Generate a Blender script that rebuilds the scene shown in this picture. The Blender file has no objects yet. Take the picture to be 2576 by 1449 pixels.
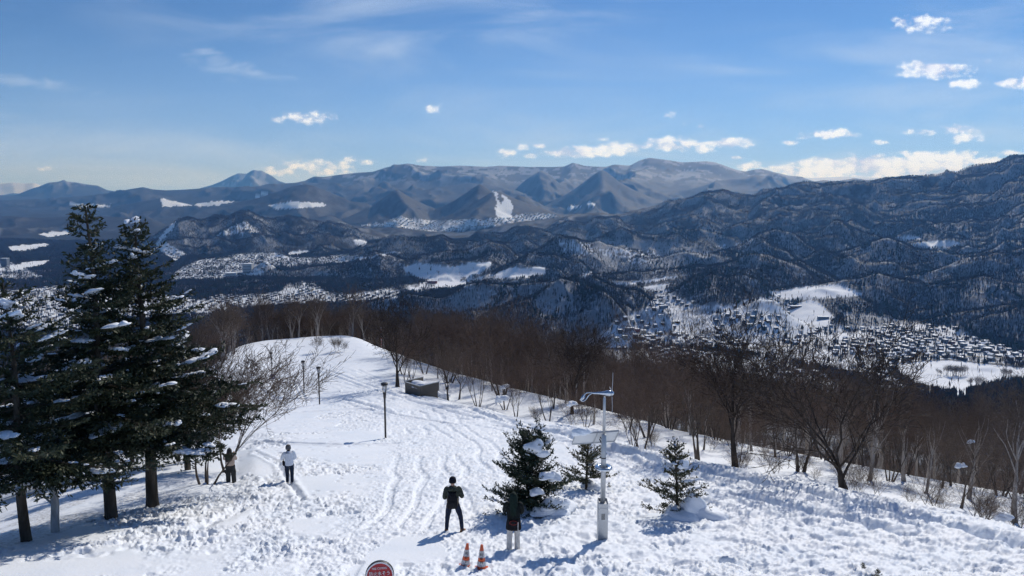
import bpy, math, random
import numpy as np
from mathutils import Vector, Matrix
from math import radians as R

# ------------------------------------------------------------------ camera, world, sun, exposure
F = 1840.0 / 2576.0            # focal length over picture width
PITCH = R(7.25)
HAZE = 3.9e-5
SUN_AZ, SUN_EL = R(27), R(37)  # azimuth to the right of the view axis (+Y)
sc = bpy.context.scene
col = sc.collection
cam_d = bpy.data.cameras.new('camera')
cam_d.sensor_width = 36.0
cam_d.lens = 36.0 * F
cam_d.clip_start = 0.5
cam_d.clip_end = 90000
cam = bpy.data.objects.new('camera', cam_d)
col.objects.link(cam)
cam.location = (0, 0, 0)
cam.rotation_euler = (R(90) - PITCH, 0, 0)
sc.camera = cam
sc.view_settings.view_transform = 'Standard'
sc.view_settings.look = 'None'
sc.view_settings.gamma = 1
sc.view_settings.exposure = 0.0
cy = sc.cycles
cy.max_bounces = 5
cy.diffuse_bounces = 3
cy.glossy_bounces = 2
cy.transmission_bounces = 2
cy.transparent_max_bounces = 6
cy.volume_bounces = 0
cy.use_denoising = True
cy.denoiser = 'OPENIMAGEDENOISE'
try:
    cy.denoising_prefilter = 'FAST'
    cy.denoising_input_passes = 'RGB_ALBEDO_NORMAL'
except Exception:
    pass
cy.caustics_reflective = False
cy.caustics_refractive = False
cy.sample_clamp_indirect = 4
cy.adaptive_threshold = 0.015
sc.render.use_persistent_data = False

sun_d = bpy.data.lights.new('sun', 'SUN')
sun_d.energy = 3.5
sun_d.angle = R(0.53)
sun_d.color = (1.0, 0.955, 0.89)
sun = bpy.data.objects.new('sun', sun_d)
col.objects.link(sun)
sv = Vector((math.sin(SUN_AZ) * math.cos(SUN_EL), math.cos(SUN_AZ) * math.cos(SUN_EL), math.sin(SUN_EL)))
sun.rotation_euler = sv.to_track_quat('Z', 'Y').to_euler()

# node helper
class NT:
    def __init__(self, tree):
        self.t = tree
        self.n = tree.nodes
        self.l = tree.links
    def add(self, kind, **kw):
        nd = self.n.new(kind)
        for k, v in kw.items():
            setattr(nd, k, v)
        return nd
    def put(self, sock, v):
        if v is None:
            return
        if hasattr(v, 'is_output') or isinstance(v, bpy.types.NodeSocket):
            self.l.new(v, sock)
        else:
            sock.default_value = v
    def math(self, op, a, b=None, c=None, clamp=False):
        nd = self.add('ShaderNodeMath', operation=op, use_clamp=clamp)
        self.put(nd.inputs[0], a); self.put(nd.inputs[1], b); self.put(nd.inputs[2], c)
        return nd.outputs[0]
    def mix(self, f, a, b):
        nd = self.add('ShaderNodeMix', data_type='RGBA')
        self.put(nd.inputs[0], f); self.put(nd.inputs[6], a); self.put(nd.inputs[7], b)
        return nd.outputs[2]
    def noise(self, vec, scale, detail=4, rough=0.55, dist=0.0, dim='3D'):
        nd = self.add('ShaderNodeTexNoise', noise_dimensions=dim)
        self.put(nd.inputs['Vector'], vec)
        nd.inputs['Scale'].default_value = scale
        nd.inputs['Detail'].default_value = detail
        nd.inputs['Roughness'].default_value = rough
        nd.inputs['Distortion'].default_value = dist
        return nd.outputs['Fac']
    def remap(self, v, a, b, c=0.0, d=1.0, smooth=True):
        nd = self.add('ShaderNodeMapRange', interpolation_type='SMOOTHSTEP' if smooth else 'LINEAR')
        self.put(nd.inputs['Value'], v)
        for k, q in zip(('From Min', 'From Max', 'To Min', 'To Max'), (a, b, c, d)):
            self.put(nd.inputs[k], q)
        return nd.outputs['Result']
    def mapping(self, vec, scale=(1, 1, 1), rot=(0, 0, 0), loc=(0, 0, 0)):
        nd = self.add('ShaderNodeMapping')
        self.put(nd.inputs['Vector'], vec)
        nd.inputs['Scale'].default_value = scale
        nd.inputs['Rotation'].default_value = rot
        nd.inputs['Location'].default_value = loc
        return nd.outputs[0]

def ray(px, py):
    """ray through a point of the photograph (2576 px wide), as (x/y, z/y)"""
    v = (np.asarray(py, float) - 724.5) / 1840.0
    u = (np.asarray(px, float) - 1288.0) / 1840.0
    yc = math.cos(PITCH) - v * math.sin(PITCH)
    return u / yc, (-math.sin(PITCH) - v * math.cos(PITCH)) / yc

# ---- sky
world = bpy.data.worlds.new("World")
sc.world = world
world.use_nodes = True
W = NT(world.node_tree)
W.n.clear()
sky = W.add('ShaderNodeTexSky', sky_type='NISHITA')
sky.sun_disc = False
sky.sun_elevation = SUN_EL
sky.sun_rotation = SUN_AZ
sky.altitude = 500
sky.air_density = 1.0
sky.dust_density = 0.0
sky.ozone_density = 4.0
tc = W.add('ShaderNodeTexCoord')
sep = W.add('ShaderNodeSeparateXYZ')
W.l.new(tc.outputs['Generated'], sep.inputs[0])
yy = W.math('MAXIMUM', sep.outputs[1], 0.05)
qa = W.math('DIVIDE', sep.outputs[0], yy)
qe = W.math('DIVIDE', sep.outputs[2], yy)
cmb = W.add('ShaderNodeCombineXYZ')
W.l.new(qa, cmb.inputs[0]); W.l.new(qe, cmb.inputs[1])
P = cmb.outputs[0]
# (px, py, half width, up, down, strength)
CUM = [(2318, 58, 66, 20, 22, .78), (2372, 64, 30, 12, 14, .5), (2350, 176, 92, 20, 22, 1.0), (2295, 160, 30, 12, 12, .5), (2428, 212, 34, 12, 14, .9),
       (2560, 210, 55, 16, 14, .95), (2484, 156, 16, 6, 6, .5), (775, 296, 72, 16, 16, .8), (700, 300, 30, 8, 10, .4), (1084, 273, 24, 12, 12, .5),
       (800, 420, 100, 22, 24, .65), (890, 406, 44, 10, 10, .6), (700, 428, 70, 12, 14, .55), (118, 425, 24, 9, 9, .6), (1272, 385, 30, 12, 12, .85), (1312, 372, 22, 8, 8, .6),
       (1358, 366, 20, 6, 7, .8), (1335, 392, 16, 8, 8, .6), (1055, 404, 26, 7, 7, .4), (1470, 384, 95, 16, 14, .95), (1545, 376, 60, 18, 16, 1.0),
       (1690, 366, 78, 20, 14, 1.0), (1770, 374, 36, 12, 10, .8), (1835, 362, 66, 14, 12, 1.0), (1690, 288, 30, 8, 8, .5), (1720, 310, 12, 5, 5, .5),
       (1766, 316, 16, 5, 5, .4), (1510, 352, 20, 5, 5, .5), (1880, 416, 40, 14, 16, .7), (1860, 398, 24, 6, 6, .6), (2095, 338, 62, 14, 12, 1.0),
       (2030, 344, 34, 10, 8, .7), (1985, 358, 22, 6, 7, .8), (2213, 357, 22, 7, 7, .8), (2310, 334, 42, 10, 9, .7), (2415, 326, 62, 16, 14, .8), (2430, 346, 40, 14, 14, .75),
       (2205, 396, 54, 9, 9, .85), (2275, 396, 32, 7, 7, .8), (2435, 388, 26, 10, 10, .85), (2540, 386, 40, 8, 8, .7),
       (1985, 428, 80, 14, 40, 1.0), (2080, 418, 90, 22, 50, 1.1), (2190, 414, 95, 26, 60, 1.1), (2300, 412, 100, 28, 60, 1.1), (2390, 408, 90, 26, 50, 1.1), (2475, 412, 70, 18, 40, 1.0)]
n1 = W.noise(W.mapping(P, (1, 1.5, 1)), 56, 7, 0.60)
n2 = W.noise(W.mapping(P, (1, 1.6, 1)), 16, 3, 0.5)
pert = W.math('ADD', W.math('MULTIPLY', W.math('SUBTRACT', n1, 0.5), 3.0), W.math('MULTIPLY', W.math('SUBTRACT', n2, 0.5), 0.9))
best = None
for (px, py, hw, up, dn, st) in CUM:
    a0, e0 = ray(px, py)
    sx = 1840.0 / hw / 1.25
    dx = W.math('MULTIPLY', W.math('SUBTRACT', qa, float(a0)), sx)
    de = W.math('SUBTRACT', qe, float(e0))
    dv = W.math('MAXIMUM', W.math('MULTIPLY', de, 1840.0 / up / 1.25), W.math('MULTIPLY', de, -1840.0 / dn / 1.25))
    r2 = W.math('ADD', W.math('MULTIPLY', dx, dx), W.math('MULTIPLY', dv, dv))
    m = W.math('MULTIPLY_ADD', r2, -st, st)
    best = m if best is None else W.math('MAXIMUM', best, m)
best = W.math('MAXIMUM', best, -1.2)
dens = W.remap(W.math('ADD', best, pert), 0.18, 1.05, 0.0, 1.0)
gate = W.remap(best, -0.75, 0.05, 0.0, 1.0)
dens = W.math('MULTIPLY', dens, gate, clamp=True)
# thin high cloud, drawn out in streaks
wsp = W.mapping(P, (1.6, 9.0, 1), (0, 0, R(4)))
c1 = W.noise(wsp, 1.8, 7, 0.6, 0.7)
c2 = W.noise(W.mapping(P, (0.9, 3.0, 1), (0, 0, R(-8)), (3, 1, 0)), 1.6, 3, 0.5)
veil = W.math('MULTIPLY', W.remap(c1, 0.40, 0.80), W.remap(c2, 0.36, 0.66))
lowband = W.remap(qe, 0.0, 0.19, 1.0, 0.0)
veil = W.math('ADD', W.math('MULTIPLY', veil, 0.62), W.math('MULTIPLY', W.math('MULTIPLY', W.remap(c1, 0.35, 0.75), lowband), 0.42))
tuft = None
for (px, py, hw, hh, tilt) in ((560, 165, 110, 34, -0.22), (655, 190, 110, 16, -0.12), (520, 130, 60, 14, -.1), (90, 210, 150, 18, -0.12), (1700, 360, 260, 22, 0.0)):
    a0, e0 = ray(px, py)
    dx = W.math('SUBTRACT', qa, float(a0))
    de = W.math('ADD', W.math('SUBTRACT', qe, float(e0)), W.math('MULTIPLY', dx, -tilt))
    r2 = W.math('ADD', W.math('POWER', W.math('MULTIPLY', dx, 1840.0 / hw), 2.0), W.math('POWER', W.math('MULTIPLY', de, 1840.0 / hh), 2.0))
    m = W.math('SUBTRACT', 1.0, r2)
    tuft = m if tuft is None else W.math('MAXIMUM', tuft, m)
n3 = W.noise(W.mapping(P, (1, 3.2, 1), (0, 0, R(12))), 14, 7, 0.68, 1.2)
tf = W.remap(W.math('ADD', tuft, W.math('MULTIPLY', W.math('SUBTRACT', n3, 0.5), 4.0)), 0.0, 1.9)
tf = W.math('MULTIPLY', tf, W.remap(tuft, -1.6, 0.2))
veil = W.math('MAXIMUM', veil, W.math('MULTIPLY', tf, 0.55))
bg1 = W.add('ShaderNodeVectorMath', operation='SCALE')
W.l.new(sky.outputs[0], bg1.inputs[0]); bg1.inputs[3].default_value = 0.069
shade = W.remap(W.math('ADD', n2, W.math('MULTIPLY', n1, 0.8)), 0.65, 1.0, 0.62, 1.0)
cc = W.add('ShaderNodeCombineXYZ')
W.l.new(W.math('MULTIPLY', shade, 0.92), cc.inputs[0]); W.l.new(W.math('MULTIPLY', shade, 0.98), cc.inputs[1]); W.l.new(W.math('MULTIPLY_ADD', shade, 0.6, 0.47), cc.inputs[2])
hz = W.math('MULTIPLY', W.math('POWER', W.remap(qe, -0.02, 0.24, 1.0, 0.0, False), 1.4), 0.92)
tint = W.add('ShaderNodeVectorMath', operation='MULTIPLY')
W.l.new(bg1.outputs[0], tint.inputs[0]); tint.inputs[1].default_value = (0.64, 0.87, 1.16)
lowsky = W.mix(hz, tint.outputs[0], (0.30, 0.47, 0.90, 1))
withveil = W.mix(veil, lowsky, (0.56, 0.68, 0.87, 1))
skycol = W.mix(dens, withveil, cc.outputs[0])
bgn = W.add('ShaderNodeBackground')
W.l.new(skycol, bgn.inputs[0])
bgn.inputs[1].default_value = 1.0
wo = W.add('ShaderNodeOutputWorld')
W.l.new(bgn.outputs[0], wo.inputs[0])
# ------------------------------------------------------------------ numeric tools
def _hash(ix, iy, seed):
    h = (ix.astype(np.int64) * 374761393 + iy.astype(np.int64) * 668265263 + seed * 974711) & 0xFFFFFFFF
    h = ((h ^ (h >> 13)) * 1274126177) & 0xFFFFFFFF
    h = (h ^ (h >> 16)) & 0xFFFFFFFF
    return h.astype(np.float32) / np.float32(4294967295.0)

def vnoise(x, y, seed=0):
    """smooth noise 0..1"""
    ix = np.floor(x); iy = np.floor(y)
    fx = (x - ix).astype(np.float32); fy = (y - iy).astype(np.float32)
    fx = fx * fx * fx * (fx * (fx * 6 - 15) + 10); fy = fy * fy * fy * (fy * (fy * 6 - 15) + 10)
    a = _hash(ix, iy, seed); b = _hash(ix + 1, iy, seed); c = _hash(ix, iy + 1, seed); d = _hash(ix + 1, iy + 1, seed)
    return a + (b - a) * fx + (c - a) * fy + (a - b - c + d) * fx * fy

def fbm(x, y, octs=4, seed=0, gain=0.5):
    s = 0; amp = 1; tot = 0
    for o in range(octs):
        c, sn = math.cos(0.6 * o), math.sin(0.6 * o)
        k = 2.03 ** o
        s = s + amp * vnoise((x * c - y * sn) * k, (x * sn + y * c) * k, seed + o * 17)
        tot += amp; amp *= gain
    return s / tot

def ridged(x, y, octs=4, seed=0, gain=0.5):
    s = 0; amp = 1; tot = 0; w = 1
    for o in range(octs):
        c, sn = math.cos(0.7 * o + .3), math.sin(0.7 * o + .3)
        k = 2.07 ** o
        v = 1 - np.abs(2 * vnoise((x * c - y * sn) * k, (x * sn + y * c) * k, seed + o * 31) - 1)
        v = v * v * w
        s = s + amp * v; tot += amp; amp *= gain
        w = np.clip(v * 1.6, 0, 1)
    return s / tot

def sstep(x, a, b):
    t = np.clip((x - a) / (b - a), 0, 1)
    return t * t * (3 - 2 * t)

def pchip(Yk, Zk, Y):
    """monotone cubic through knots; Yk, Zk: (n_knots, N); Y: (N,)"""
    n, N = Yk.shape
    h = Yk[1:] - Yk[:-1]
    dl = (Zk[1:] - Zk[:-1]) / h
    m = np.zeros_like(Zk)
    w1 = 2 * h[1:] + h[:-1]; w2 = h[1:] + 2 * h[:-1]
    same = dl[:-1] * dl[1:] > 0
    with np.errstate(all='ignore'):
        hm = (w1 + w2) / (w1 / dl[:-1] + w2 / dl[1:])
    m[1:-1] = np.where(same, hm, 0)
    m[0] = dl[0]; m[-1] = dl[-1]
    out = np.full(N, np.nan)
    Yc = np.clip(Y, Yk[0], Yk[-1])
    for j in range(n - 1):
        s = (Yc >= Yk[j]) & (Yc <= Yk[j + 1])
        if not s.any():
            continue
        t = (Yc[s] - Yk[j][s]) / h[j][s]
        t2 = t * t; t3 = t2 * t
        out[s] = ((2 * t3 - 3 * t2 + 1) * Zk[j][s] + (t3 - 2 * t2 + t) * h[j][s] * m[j][s]
                  + (-2 * t3 + 3 * t2) * Zk[j + 1][s] + (t3 - t2) * h[j][s] * m[j + 1][s])
    return out

def row(pts):
    """a curve on the hillside given as (px, py, distance) -> sorted (a, Y, z)"""
    q = []
    for px, py, Y in pts:
        a, e = ray(px, py)
        q.append((float(a), Y, float(e) * Y))
    q.sort()
    return np.array(q).T

PL = lambda Y: -(5.57 + .22 * Y)
AL = np.linspace(-3, 3, 7)
ROWS = [
    np.array([AL, AL * 0 + 1.0, AL * 0 - 5.8]),
    np.array([AL, AL * 0 + 11.0, AL * 0 + PL(11)]),
    row([(-1200, 1500, 13.2), (-300, 1500, 14.6), (0, 1440, 17), (300, 1345, 20.5), (500, 1290, 23.5), (900, 1250, 26.7), (1288, 1250, 26.7), (1600, 1290, 24.2), (2000, 1350, 20.8), (2300, 1400, 18.8), (2576, 1440, 17.3), (2900, 1480, 16)]),
    row([(-1200, 1560, 14.4), (-300, 1480, 16.2), (0, 1390, 19), (150, 1345, 21.2), (275, 1297, 23.7), (388, 1272, 25.4), (505, 1221, 29.2), (590, 1203, 32), (640, 1160, 35), (725, 1150, 36.5),
         (970, 1102, 45.8), (1131, 1085, 49.5), (1288, 1075, 52.5), (1420, 1100, 46), (1500, 1120, 42), (1600, 1160, 36), (1800, 1212, 30), (2100, 1270, 25.2), (2300, 1310, 23), (2576, 1370, 19.8), (2900, 1440, 17.4)]),
    row([(-1200, 1480, 22), (-300, 1400, 24), (0, 1330, 25), (275, 1245, 28.5), (400, 1203, 32), (505, 1165, 37), (590, 1112, 45.5), (640, 1072, 53.5), (725, 1040, 61.5), (804, 1017, 68.4), (870, 1000, 73.5),
         (1000, 977, 80), (1060, 992, 77), (1131, 1010, 71), (1288, 1047, 61), (1420, 1066, 54.5), (1500, 1080, 50.5), (1600, 1129, 40.2), (1800, 1170, 34.4), (2100, 1229, 28.5), (2300, 1268, 25.6), (2576, 1330, 22), (2900, 1400, 19)]),
    row([(-1200, 1400, 34), (-300, 1310, 35), (0, 1270, 34), (275, 1190, 38), (400, 1140, 46), (505, 1080, 58), (590, 1020, 73), (640, 985, 83), (685, 955, 98), (765, 930, 108), (870, 915, 111), (950, 930, 104), (1000, 940, 98),
         (1060, 985, 84), (1131, 1010, 79), (1288, 1050, 68), (1420, 1070, 61), (1500, 1084, 57), (1600, 1133, 46), (1800, 1174, 40), (2100, 1233, 33), (2300, 1272, 29), (2576, 1334, 24.5), (2900, 1404, 21)]),
    row([(-1200, 1330, 60), (-300, 1250, 58), (0, 1235, 50), (275, 1140, 58), (400, 1060, 80), (505, 950, 114), (590, 876, 139), (620, 866, 143), (667, 857, 146), (765, 849, 150), (800, 846, 151), (870, 844, 152), (905, 852, 148), (950, 873, 138), (1000, 890, 129),
         (1040, 905, 121), (1131, 936, 109), (1270, 974, 95), (1340, 990, 88), (1500, 1030, 75), (1700, 1090, 59), (1900, 1140, 50), (2130, 1200, 41), (2300, 1250, 36), (2500, 1310, 31), (2900, 1400, 27)]),
]
_ag = np.linspace(-3, 3, 12001)
_kern = np.exp(-.5 * (np.arange(-30, 31) / 9.0) ** 2); _kern /= _kern.sum()
def _sm(v):
    return np.convolve(np.pad(v, 30, mode='edge'), _kern, mode='valid')
ROWS = [np.array([_ag, _sm(np.interp(_ag, r[0], r[1])), _sm(np.interp(_ag, r[0], r[2]))]) for r in ROWS]
BENCH = ROWS[6]; CREST = ROWS[4]; EDGE = ROWS[3]

def hill(a, Y):
    """the near mountain: smooth ground height at x = a*Y"""
    a = np.asarray(a, float).ravel(); Y = np.asarray(Y, float).ravel()
    out = np.empty(len(a))
    for s in range(0, len(a), 200000):
        aa = a[s:s + 200000]; yv = Y[s:s + 200000]
        K = [np.interp(aa, r[0], r[1]) for r in ROWS]
        Z = [np.interp(aa, r[0], r[2]) for r in ROWS]
        for j in range(1, len(K)):
            K[j] = np.maximum(K[j], K[j - 1] + 1.0)
        y6, z6 = K[-1], Z[-1]
        right = sstep(aa, 0.15, 0.6)
        left = sstep(-aa, 0.35, 0.7)
        K += [y6 + 14, y6 + 60, y6 * 0 + 330, y6 * 0 + 650, y6 * 0 + 1050, y6 * 0 + 1600, y6 * 0 + 2600, y6 * 0 + 40000]
        Z += [z6 - 4.5, z6 - 4.5 - 24 - 3 * right, -108 - 0 * right, -200 - 12 * right, -300 - 20 * right, y6 * 0 - 404, y6 * 0 - 520, y6 * 0 - 3000]
        out[s:s + 200000] = pchip(np.array(K), np.array(Z), yv)
    return out

# ------------------------------------------------------------------ the country beyond: crests traced as (px, py), at their distances
FLOOR_Y = np.array([0, 1500, 3000, 5000, 7000, 9000, 11000, 13000, 16000, 20000, 40000.])
FLOOR_Z = np.array([-408, -408, -412, -405, -380, -352, -305, -245, -150, -60, 0.])
# crest, (distances), front slope, back slope, noise amplitude, noise length
RID = []
def rid(pts, Y, sf=.4, sb=.4, amp=30, L=260, end=.45):
    if isinstance(Y, (int, float)):
        Y = [Y] * len(pts)
    elif len(Y) == 2:
        Y = list(np.linspace(Y[0], Y[1], len(pts)))
    r = row([(p[0], p[1], y) for p, y in zip(pts, Y)])
    ga = np.arange(r[0][0], r[0][-1], .0006)
    k = np.exp(-.5 * (np.arange(-8, 9) / (3.0 if L < 1000 else 1.8)) ** 2); k /= k.sum()
    sm_ = lambda v: np.convolve(np.pad(np.interp(ga, r[0], v), 8, mode='edge'), k, mode='valid')
    RID.append((np.array([ga, sm_(r[1]), sm_(r[2])]), sf, sb, amp, L, end))
rid([(-200, 470), (0, 462), (30, 458), (60, 461), (85, 459), (100, 464), (112, 480)], 28000, .3, .3, 100, 2500)
rid([(-100, 500), (40, 490), (80, 474), (100, 468), (120, 459), (150, 456), (160, 451), (170, 457), (190, 458), (215, 463), (245, 466), (270, 478), (300, 482), (330, 488)], 20000, .25, .3, 160, 1500)
rid([(-400, 500), (0, 503), (100, 500), (217, 492), (277, 484), (333, 474), (360, 470), (383, 476), (417, 478), (467, 476), (533, 471), (567, 470), (617, 471), (700, 462), (760, 458), (900, 470)], 15000, .16, .3, 130, 1200)
rid([(480, 480), (507, 471), (533, 464), (560, 453), (583, 441), (600, 434), (620, 436), (630, 429), (640, 425), (647, 428), (658, 427), (670, 434), (687, 443), (700, 453), (723, 461), (740, 470)], 25000, .45, .5, 220, 1400)
rid([(690, 470), (723, 463), (767, 454), (790, 443), (817, 445), (859, 438), (892, 434), (939, 431), (969, 421), (992, 416), (1025, 411), (1059, 416), (1109, 419), (1159, 416), (1225, 419), (1259, 416), (1325, 419), (1392, 419), (1419, 418), (1442, 408), (1469, 416), (1492, 418), (1525, 419),
     (1545, 413), (1585, 416), (1609, 403), (1632, 396), (1659, 399), (1717, 408), (1777, 405), (1800, 408), (1827, 418), (1850, 426), (1874, 431), (1897, 426), (1917, 424), (1950, 433), (1984, 441), (2017, 444), (2037, 452), (2100, 470)], 16000, .30, .3, 190, 1300)
rid([(1960, 450), (2050, 447), (2117, 444), (2217, 447), (2300, 440), (2370, 432), (2420, 428), (2500, 425), (2700, 420)], 25000, .2, .3, 60, 3000)
rid([(2020, 462), (2070, 452), (2110, 455), (2150, 447), (2180, 452), (2240, 450), (2300, 452), (2400, 450)], 13000, .25, .3, 120, 900)
rid([(600, 508), (640, 500), (690, 484), (730, 470), (767, 462), (790, 467), (815, 478), (850, 492), (880, 505), (920, 512)], 10500, .4, .4, 60, 600)
rid([(850, 505), (900, 492), (960, 490), (1050, 478), (1120, 470), (1180, 462), (1230, 466), (1260, 470), (1300, 478)], 13000, .22, .3, 110, 900)
rid([(930, 522), (960, 500), (985, 483), (997, 476), (1010, 483), (1040, 500), (1080, 520)], 9500, .4, .4, 50, 500)
rid([(1110, 520), (1150, 498), (1180, 478), (1200, 465), (1207, 461), (1216, 466), (1240, 482), (1290, 500), (1330, 520)], 9300, .5, .5, 60, 500)
rid([(1140, 537), (1180, 515), (1210, 498), (1242, 480), (1262, 483), (1290, 497), (1330, 513), (1392, 534)], 8500, .42, .5, 30, 500)
rid([(1290, 500), (1305, 491), (1320, 495), (1352, 519)], 8900, .5, .5, 20, 300)
rid([(1280, 490), (1310, 462), (1340, 440), (1362, 426), (1385, 440), (1410, 462), (1450, 490)], 13500, .55, .5, 120, 700)
rid([(1390, 510), (1440, 478), (1480, 448), (1505, 430), (1515, 426), (1527, 432), (1560, 458), (1600, 480), (1660, 505), (1720, 520)], 12000, .45, .5, 130, 800)
rid([(1600, 500), (1680, 480), (1750, 470), (1830, 450), (1900, 440), (1960, 455), (2010, 480)], 13500, .3, .4, 160, 900)
rid([(290, 522), (350, 508), (403, 498), (440, 506), (490, 516)], 11500, .3, .3, 30, 500)
rid([(480, 517), (533, 505), (593, 505), (640, 512)], 11000, .3, .3, 30, 500)
rid([(-300, 545), (-50, 540), (100, 548), (250, 543), (380, 552)], 8500, .12, .2, 60, 900)
rid([(360, 600), (393, 586), (427, 566), (450, 546), (477, 543), (500, 553), (520, 549), (540, 546), (567, 549), (593, 541), (620, 536), (650, 542), (673, 549), (700, 549), (733, 546), (763, 546), (800, 556), (859, 559), (892, 569), (925, 573), (980, 590)], (5600, 6600), .42, .4, 45, 330)
rid([(430, 610), (470, 603), (520, 606), (580, 603), (650, 596), (720, 590), (790, 588), (850, 592), (900, 600)], (5000, 5600), .35, .4, 40, 300)
rid([(859, 590), (892, 572), (925, 573), (959, 571), (1009, 574), (1042, 582), (1092, 584), (1159, 583), (1225, 578), (1265, 565), (1325, 557), (1392, 549), (1409, 546), (1442, 537), (1475, 536), (1509, 533), (1559, 539), (1619, 523), (1659, 513), (1692, 503), (1717, 499), (1750, 493), (1784, 484), (1817, 479), (1850, 486),
     (1900, 489), (1917, 483), (1944, 479), (1977, 469), (2000, 463), (2031, 461), (2067, 469), (2100, 464), (2150, 459), (2177, 463), (2200, 461), (2227, 453), (2284, 444), (2334, 443), (2367, 444), (2417, 429), (2450, 419), (2484, 416), (2517, 409), (2550, 394), (2576, 389), (2700, 360), (3000, 340)], (7200, 5200), .30, .4, 60, 420)
rid([(1650, 560), (1717, 549), (1770, 549), (1817, 536), (1884, 523), (1904, 508), (1950, 488), (1984, 490), (2010, 497), (2050, 493), (2080, 488), (2107, 494), (2127, 488), (2157, 496), (2217, 496), (2284, 489), (2334, 479), (2384, 466), (2450, 453), (2517, 446), (2576, 433), (2750, 410)], (6000, 5050), .30, .4, 45, 320)
rid([(1790, 590), (1844, 569), (1897, 556), (1940, 554), (1984, 539), (2034, 523), (2084, 516), (2110, 519), (2137, 513), (2167, 516), (2200, 533), (2240, 527), (2300, 510), (2380, 497), (2450, 490), (2520, 478), (2600, 470)], (5200, 4750), .33, .45, 40, 300)
rid([(2190, 575), (2220, 559), (2267, 539), (2317, 524), (2350, 533), (2384, 519), (2414, 511), (2450, 516), (2500, 506), (2527, 501), (2576, 519), (2680, 530)], (4500, 4300), .35, .5, 34, 260)
rid([(1990, 600), (2017, 586), (2050, 584), (2084, 566), (2124, 558), (2150, 569), (2184, 586), (2210, 604)], 4100, .42, .5, 26, 220)
rid([(1800, 650), (1834, 626), (1867, 613), (1904, 593), (1950, 586), (1984, 593), (2010, 609), (2030, 625)], 3800, .45, .5, 26, 220)
rid([(1960, 665), (2004, 649), (2050, 639), (2094, 633), (2134, 623), (2184, 606), (2227, 602), (2250, 609), (2284, 623), (2317, 636), (2350, 643), (2400, 644), (2450, 639), (2490, 634), (2576, 605), (2750, 580)], (3450, 3150), .48, .45, 24, 200)
rid([(2250, 701), (2290, 690), (2317, 686), (2384, 673), (2450, 653), (2517, 633), (2576, 623), (2750, 590)], (2900, 2800), .5, .5, 18, 180)
rid([(2080, 728), (2110, 716), (2150, 703), (2210, 691), (2250, 703), (2300, 718)], 2620, .5, .5, 10, 160)
rid([(2230, 765), (2264, 749), (2350, 723), (2400, 706), (2434, 698), (2484, 693), (2517, 703), (2576, 712), (2700, 730)], (2620, 2480), .5, .5, 14, 150)
rid([(2280, 822), (2314, 807), (2393, 790), (2459, 782), (2499, 780), (2576, 757), (2750, 730)], (2360, 2300), .5, .5, 10, 120)
rid([(2420, 822), (2446, 808), (2512, 796), (2576, 777), (2750, 740)], (2160, 2150), .5, .5, 8, 120)
rid([(1880, 745), (1927, 736), (1984, 727), (2034, 721), (2110, 716), (2170, 728)], (2750, 2600), .2, .45, 4, 200)
rid([(900, 770), (960, 752), (1000, 741), (1032, 736), (1109, 746), (1159, 733), (1209, 719), (1242, 711), (1275, 713), (1325, 716), (1375, 706), (1425, 701), (1452, 706), (1485, 709), (1512, 723), (1539, 743), (1570, 775), (1640, 830)], (2650, 2250), .55, .5, 12, 150)
rid([(1060, 850), (1100, 826), (1159, 802), (1225, 776), (1292, 749), (1345, 735), (1400, 722), (1440, 712)], (1950, 2230), .55, .5, 10, 140)
rid([(1452, 706), (1500, 735), (1540, 770), (1580, 810), (1600, 850)], (2240, 1950), .5, .5, 8, 140)
rid([(1480, 700), (1540, 718), (1600, 745), (1650, 775), (1690, 810), (1700, 850)], (2450, 2000), .45, .5, 8, 140)
rid([(600, 690), (638, 673), (670, 666), (707, 679), (757, 681), (782, 676), (819, 664), (856, 659), (893, 657), (930, 644), (955, 640), (993, 644), (1030, 653), (1059, 641), (1092, 631), (1125, 628), (1175, 623), (1232, 601), (1252, 609), (1275, 626), (1300, 650)], (3700, 3800), .45, .5, 24, 220)
rid([(1270, 668), (1300, 650), (1325, 633), (1359, 619), (1392, 603), (1409, 603), (1459, 599), (1500, 612), (1560, 632), (1650, 640), (1700, 655)], (3500, 3900), .42, .5, 22, 220)
rid([(1500, 690), (1580, 680), (1680, 672), (1780, 668), (1860, 655), (1930, 650), (2000, 662)], (3000, 3100), .35, .4, 14, 200)
rid([(1540, 668), (1620, 655), (1700, 640), (1780, 645), (1850, 640)], 3700, .3, .4, 20, 240)
rid([(930, 612), (975, 603), (1025, 603), (1092, 599), (1150, 598), (1200, 603), (1260, 607), (1340, 612)], 4700, .35, .4, 26, 260)
rid([(1190, 592), (1230, 584), (1275, 586), (1325, 569), (1359, 581), (1400, 590)], 5500, .35, .4, 22, 260)
rid([(1360, 585), (1379, 578), (1425, 559), (1475, 563), (1509, 549), (1552, 546), (1569, 559), (1620, 566)], 6000, .33, .4, 26, 280)
rid([(1480, 612), (1519, 599), (1565, 583), (1609, 586), (1650, 590), (1720, 578), (1790, 585), (1840, 600)], 4800, .38, .4, 26, 260)
rid([(-300, 700), (-50, 684), (0, 684), (53, 677), (119, 683), (148, 692), (250, 696), (420, 690), (520, 702)], 3900, .25, .3, 12, 260)
rid([(-300, 650), (0, 642), (100, 648), (200, 640), (300, 650), (400, 645)], 4700, .16, .3, 16, 320)
rid([(430, 725), (560, 716), (640, 700), (700, 706), (740, 722)], (3300, 3500), .4, .4, 16, 200)
rid([(1700, 725), (1740, 712), (1790, 700), (1850, 706), (1920, 722), (1940, 745)], (2500, 2600), .3, .4, 8, 200)
rid([(1800, 795), (1850, 780), (1900, 772), (1950, 776), (1990, 800)], 2200, .3, .3, 5, 150)

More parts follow.
